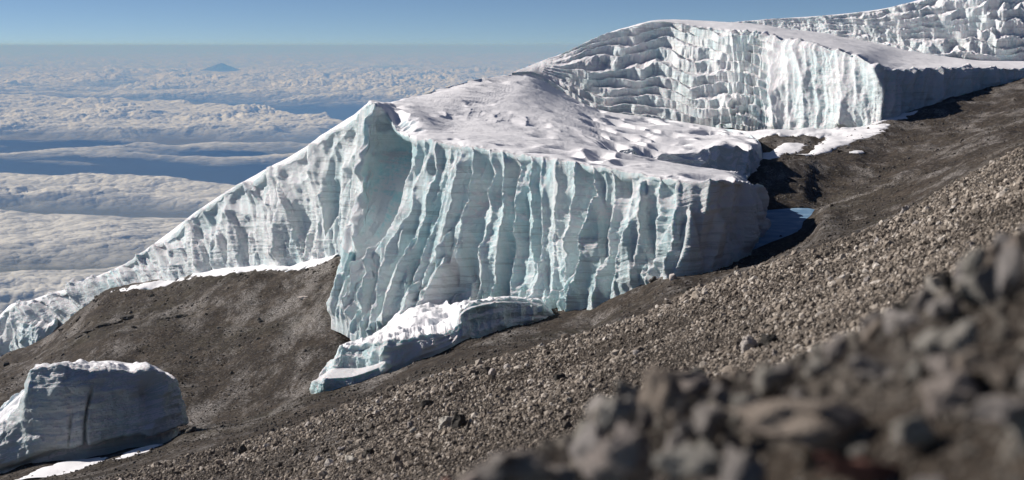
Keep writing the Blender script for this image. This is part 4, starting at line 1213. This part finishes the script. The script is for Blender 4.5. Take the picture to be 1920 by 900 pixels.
for n_, (px, py, a, b, rp__, tone_, lab) in enumerate(BOU):
    g = ground_pix(px, py + rp__ * .5, a, b)
    s_ = rp__ / FPX * g[1] * 1.15
    if 'outcrop' in lab:
        s_ = (s_ * 1.5, s_ * 1.2, s_ * .55)
        rock((g[0], g[1], g[2]), s_, tone_, n_ % 12, (0, 0, r3_.random() * .8), lab, None, 4, 'rock_outcrop')
        continue
    rock((g[0], g[1], g[2] + s_ * .35), s_, tone_, n_ % 12, (r3_.random() * 6, r3_.random() * 6, r3_.random() * 6), lab, None, 4 if rp__ > 15 else 3, "boulder" if rp__ > 11 else "rock")

# near heap, out of focus
heap_top_x = [820, 960, 1040, 1095, 1110, 1200, 1300, 1420, 1520, 1640, 1720, 1800, 1920, 2100]
heap_top_y = [905, 880, 850, 815, 740, 700, 695, 690, 655, 590, 545, 480, 425, 330]
r4_ = random.Random(12)
GR2 = "out-of-focus rocks of the near heap"
used = []
HERO = [  # px, py, d, radius px (x,y,z ratio), tone, label
 (1165, 770, 3.3, 50, (.8, .8, 1.25), 'pale', "tall pale rock at the left top corner of the blurred heap"),
 (1255, 745, 3.5, 52, (.8, .8, 1.5), 'tan', "upright tan rock on the blurred heap beside a dark gap"),
 (1300, 725, 3.9, 44, (.8, 1, 1.1), 'grey', "dark-sided rock right of the upright tan rock"),
 (1165, 850, 3.0, 72, (1.0, .9, 1), 'grey', "big pinkish grey rock at the heap's lower left"),
 (1500, 800, 2.9, 108, (1.15, .9, .62), 'tan', "largest brown boulder of the blurred heap with deep shade beneath"),
 (1395, 765, 3.2, 30, (1, .8, .9), 'pale', "small rounded pale stone left of the largest boulder"),
 (1640, 700, 3.3, 62, (1, .9, .9), 'grey', "mid grey rock above the largest boulder"),
 (1812, 850, 2.7, 62, (1.2, .9, .6), 'reddish', "reddish rock in the lower right of the blurred heap"),
 (1625, 885, 2.6, 90, (1.4, .9, .35), 'reddish', "flat dull red slab at the bottom edge of the heap"),
 (1900, 620, 3.4, 50, (1, .9, 1.1), 'tan', "yellowish tan rock at the right edge of the picture"),
 (1300, 870, 2.8, 60, (1.1, .9, .8), 'pale', "pale grey stone at the bottom of the blurred heap, centre"),
 (960, 880, 3.2, 60, (1.3, .9, .7), 'grey', "leftmost low grey rock of the blurred heap at the bottom edge"),
 (1610, 845, 2.75, 18, (1, .9, .9), 'pale', "small round pebble catching light under the largest boulder"),
]
for n_, (px, py, d, rp__, asp, tone_, lab) in enumerate(HERO):
    p = P(px, py, d)
    s_ = rp__ / FPX * d
    used.append((px, py, rp__, d))
    rock(tuple(p), tuple(s_ * a * 1.12 for a in asp), tone_, n_ % 12, (r4_.uniform(-.3, .3), r4_.uniform(-.3, .3), r4_.uniform(-.5, .5)), lab, GR2, 4)
tries, made = 0, 0
while made < 190 and tries < 9000:
    tries += 1
    px = r4_.uniform(800, 2080)
    d = r4_.uniform(2.3, 5.2)
    g = ground_pd([px], [d])[0]
    gy = float(py_of(g[2], g[1]))
    if gy > 1010:
        continue
    tp = np.interp(px, heap_top_x, heap_top_y)
    rpx = r4_.choice([30, 36, 42, 48, 56, 66, 80]) * 3.2 / d * r4_.uniform(.8, 1.15)
    rpx = min(rpx, 52)
    lift = r4_.random() ** 1.3 * .12
    py = gy - lift * FPX / d
    if py - rpx < tp:
        py = tp + rpx * r4_.uniform(.9, 1.3)
        if py > gy + 60:
            continue
    if py - rpx * .6 > 915:
        continue
    if any((px - u[0]) ** 2 + (py - u[1]) ** 2 < (.85 * (rpx + u[2])) ** 2 and d < u[3] + .35 for u in used[:len(HERO)]):
        continue
    if any((px - u[0]) ** 2 + (py - u[1]) ** 2 < (.62 * (rpx + u[2])) ** 2 and abs(d - u[3]) < .5 for u in used):
        continue
    used.append((px, py, rpx, d))
    p = P(px, py, d)
    tone_ = r4_.choices(['grey', 'pale', 'tan', 'dark', 'reddish'], [8, 4, 4, 1.2, .25])[0]
    size_w = "small" if rpx < 26 else ("medium" if rpx < 38 else "large")
    hpos = "left flank" if px < 1250 else ("middle" if px < 1600 else "right flank")
    vpos = "top" if py < tp + 90 else ("bottom" if py > 800 else "body")
    rock(tuple(p), tuple(rpx / FPX * d * r4_.uniform(.95, 1.35) for _ in range(3)), tone_, r4_.randrange(12), (r4_.random() * 6, r4_.random() * 6, r4_.random() * 6),
         f"{size_w} blurred {tone_} rock, {vpos} of the heap's {hpos}", GR2, 3)
    made += 1
print("heap rocks", made)
# where several share a description, count them from the left
from collections import defaultdict
WORDS = "first second third fourth fifth sixth seventh eighth ninth tenth eleventh twelfth thirteenth fourteenth fifteenth sixteenth seventeenth eighteenth nineteenth twentieth".split()
WORDS += [t_ + "-" + w_ for t_ in ("twenty", "thirty") for w_ in WORDS[:9]]
byl = defaultdict(list)
for o in C.objects:
    if o.get("category") == "rock":
        byl[o["label"]].append(o)
for lab, os_ in byl.items():
    if len(os_) > 1:
        os_.sort(key=lambda o: o.location.x / o.location.y)
        for i_, o in enumerate(os_):
            wd = WORDS[i_] if i_ < len(WORDS) else "number " + str(i_ + 1)
            o["label"] = f"{wd} from left: {lab}"
# soil and grit filling the heap below its rocks
r5_ = np.random.default_rng(21)
pg_, dg_, cg_ = sample_ground(7000, 1.6, 9, 700, 2300, r5_)
sg = .006 * dg_ ** .6 * np.exp(r5_.normal(0, .5, len(pg_)))
scatter("grit", "dark grit and small stones between the near rocks", pg_, sg, 2, M_dark, 8, r5_.beta(2, 2, len(pg_)))

# ------------------------------------------------------------------ air
m_air = bpy.data.materials.new("thin_air")
m_air.use_nodes = True
t_ = m_air.node_tree
t_.nodes.clear()
oo = t_.nodes.new("ShaderNodeOutputMaterial")
pv = t_.nodes.new("ShaderNodeVolumePrincipled")
pv.inputs["Color"].default_value = (.17, .42, 1.0, 1)
pv.inputs["Absorption Color"].default_value = (.75, .75, .75, 1)
pv.inputs["Density"].default_value = 2.0e-5
pv.inputs["Anisotropy"].default_value = 0.0
t_.links.new(pv.outputs[0], oo.inputs["Volume"])
x0, x1, y0, y1, z0, z1 = -4.6e5, 4.6e5, -2900, 4.6e5, -5300., 60.
hv = np.array([[x, y, z] for x in (x0, x1) for y in (y0, y1) for z in (z0, z1)], float)
hf = np.array([[0, 1, 3, 2], [4, 6, 7, 5], [0, 4, 5, 1], [2, 3, 7, 6], [0, 2, 6, 4], [1, 5, 7, 3]])
hz_ = mesh_np("haze", hv, hf, m_air, None, False)
tag(hz_, "thin blue air between the mountain and the far clouds", None, None, "stuff")
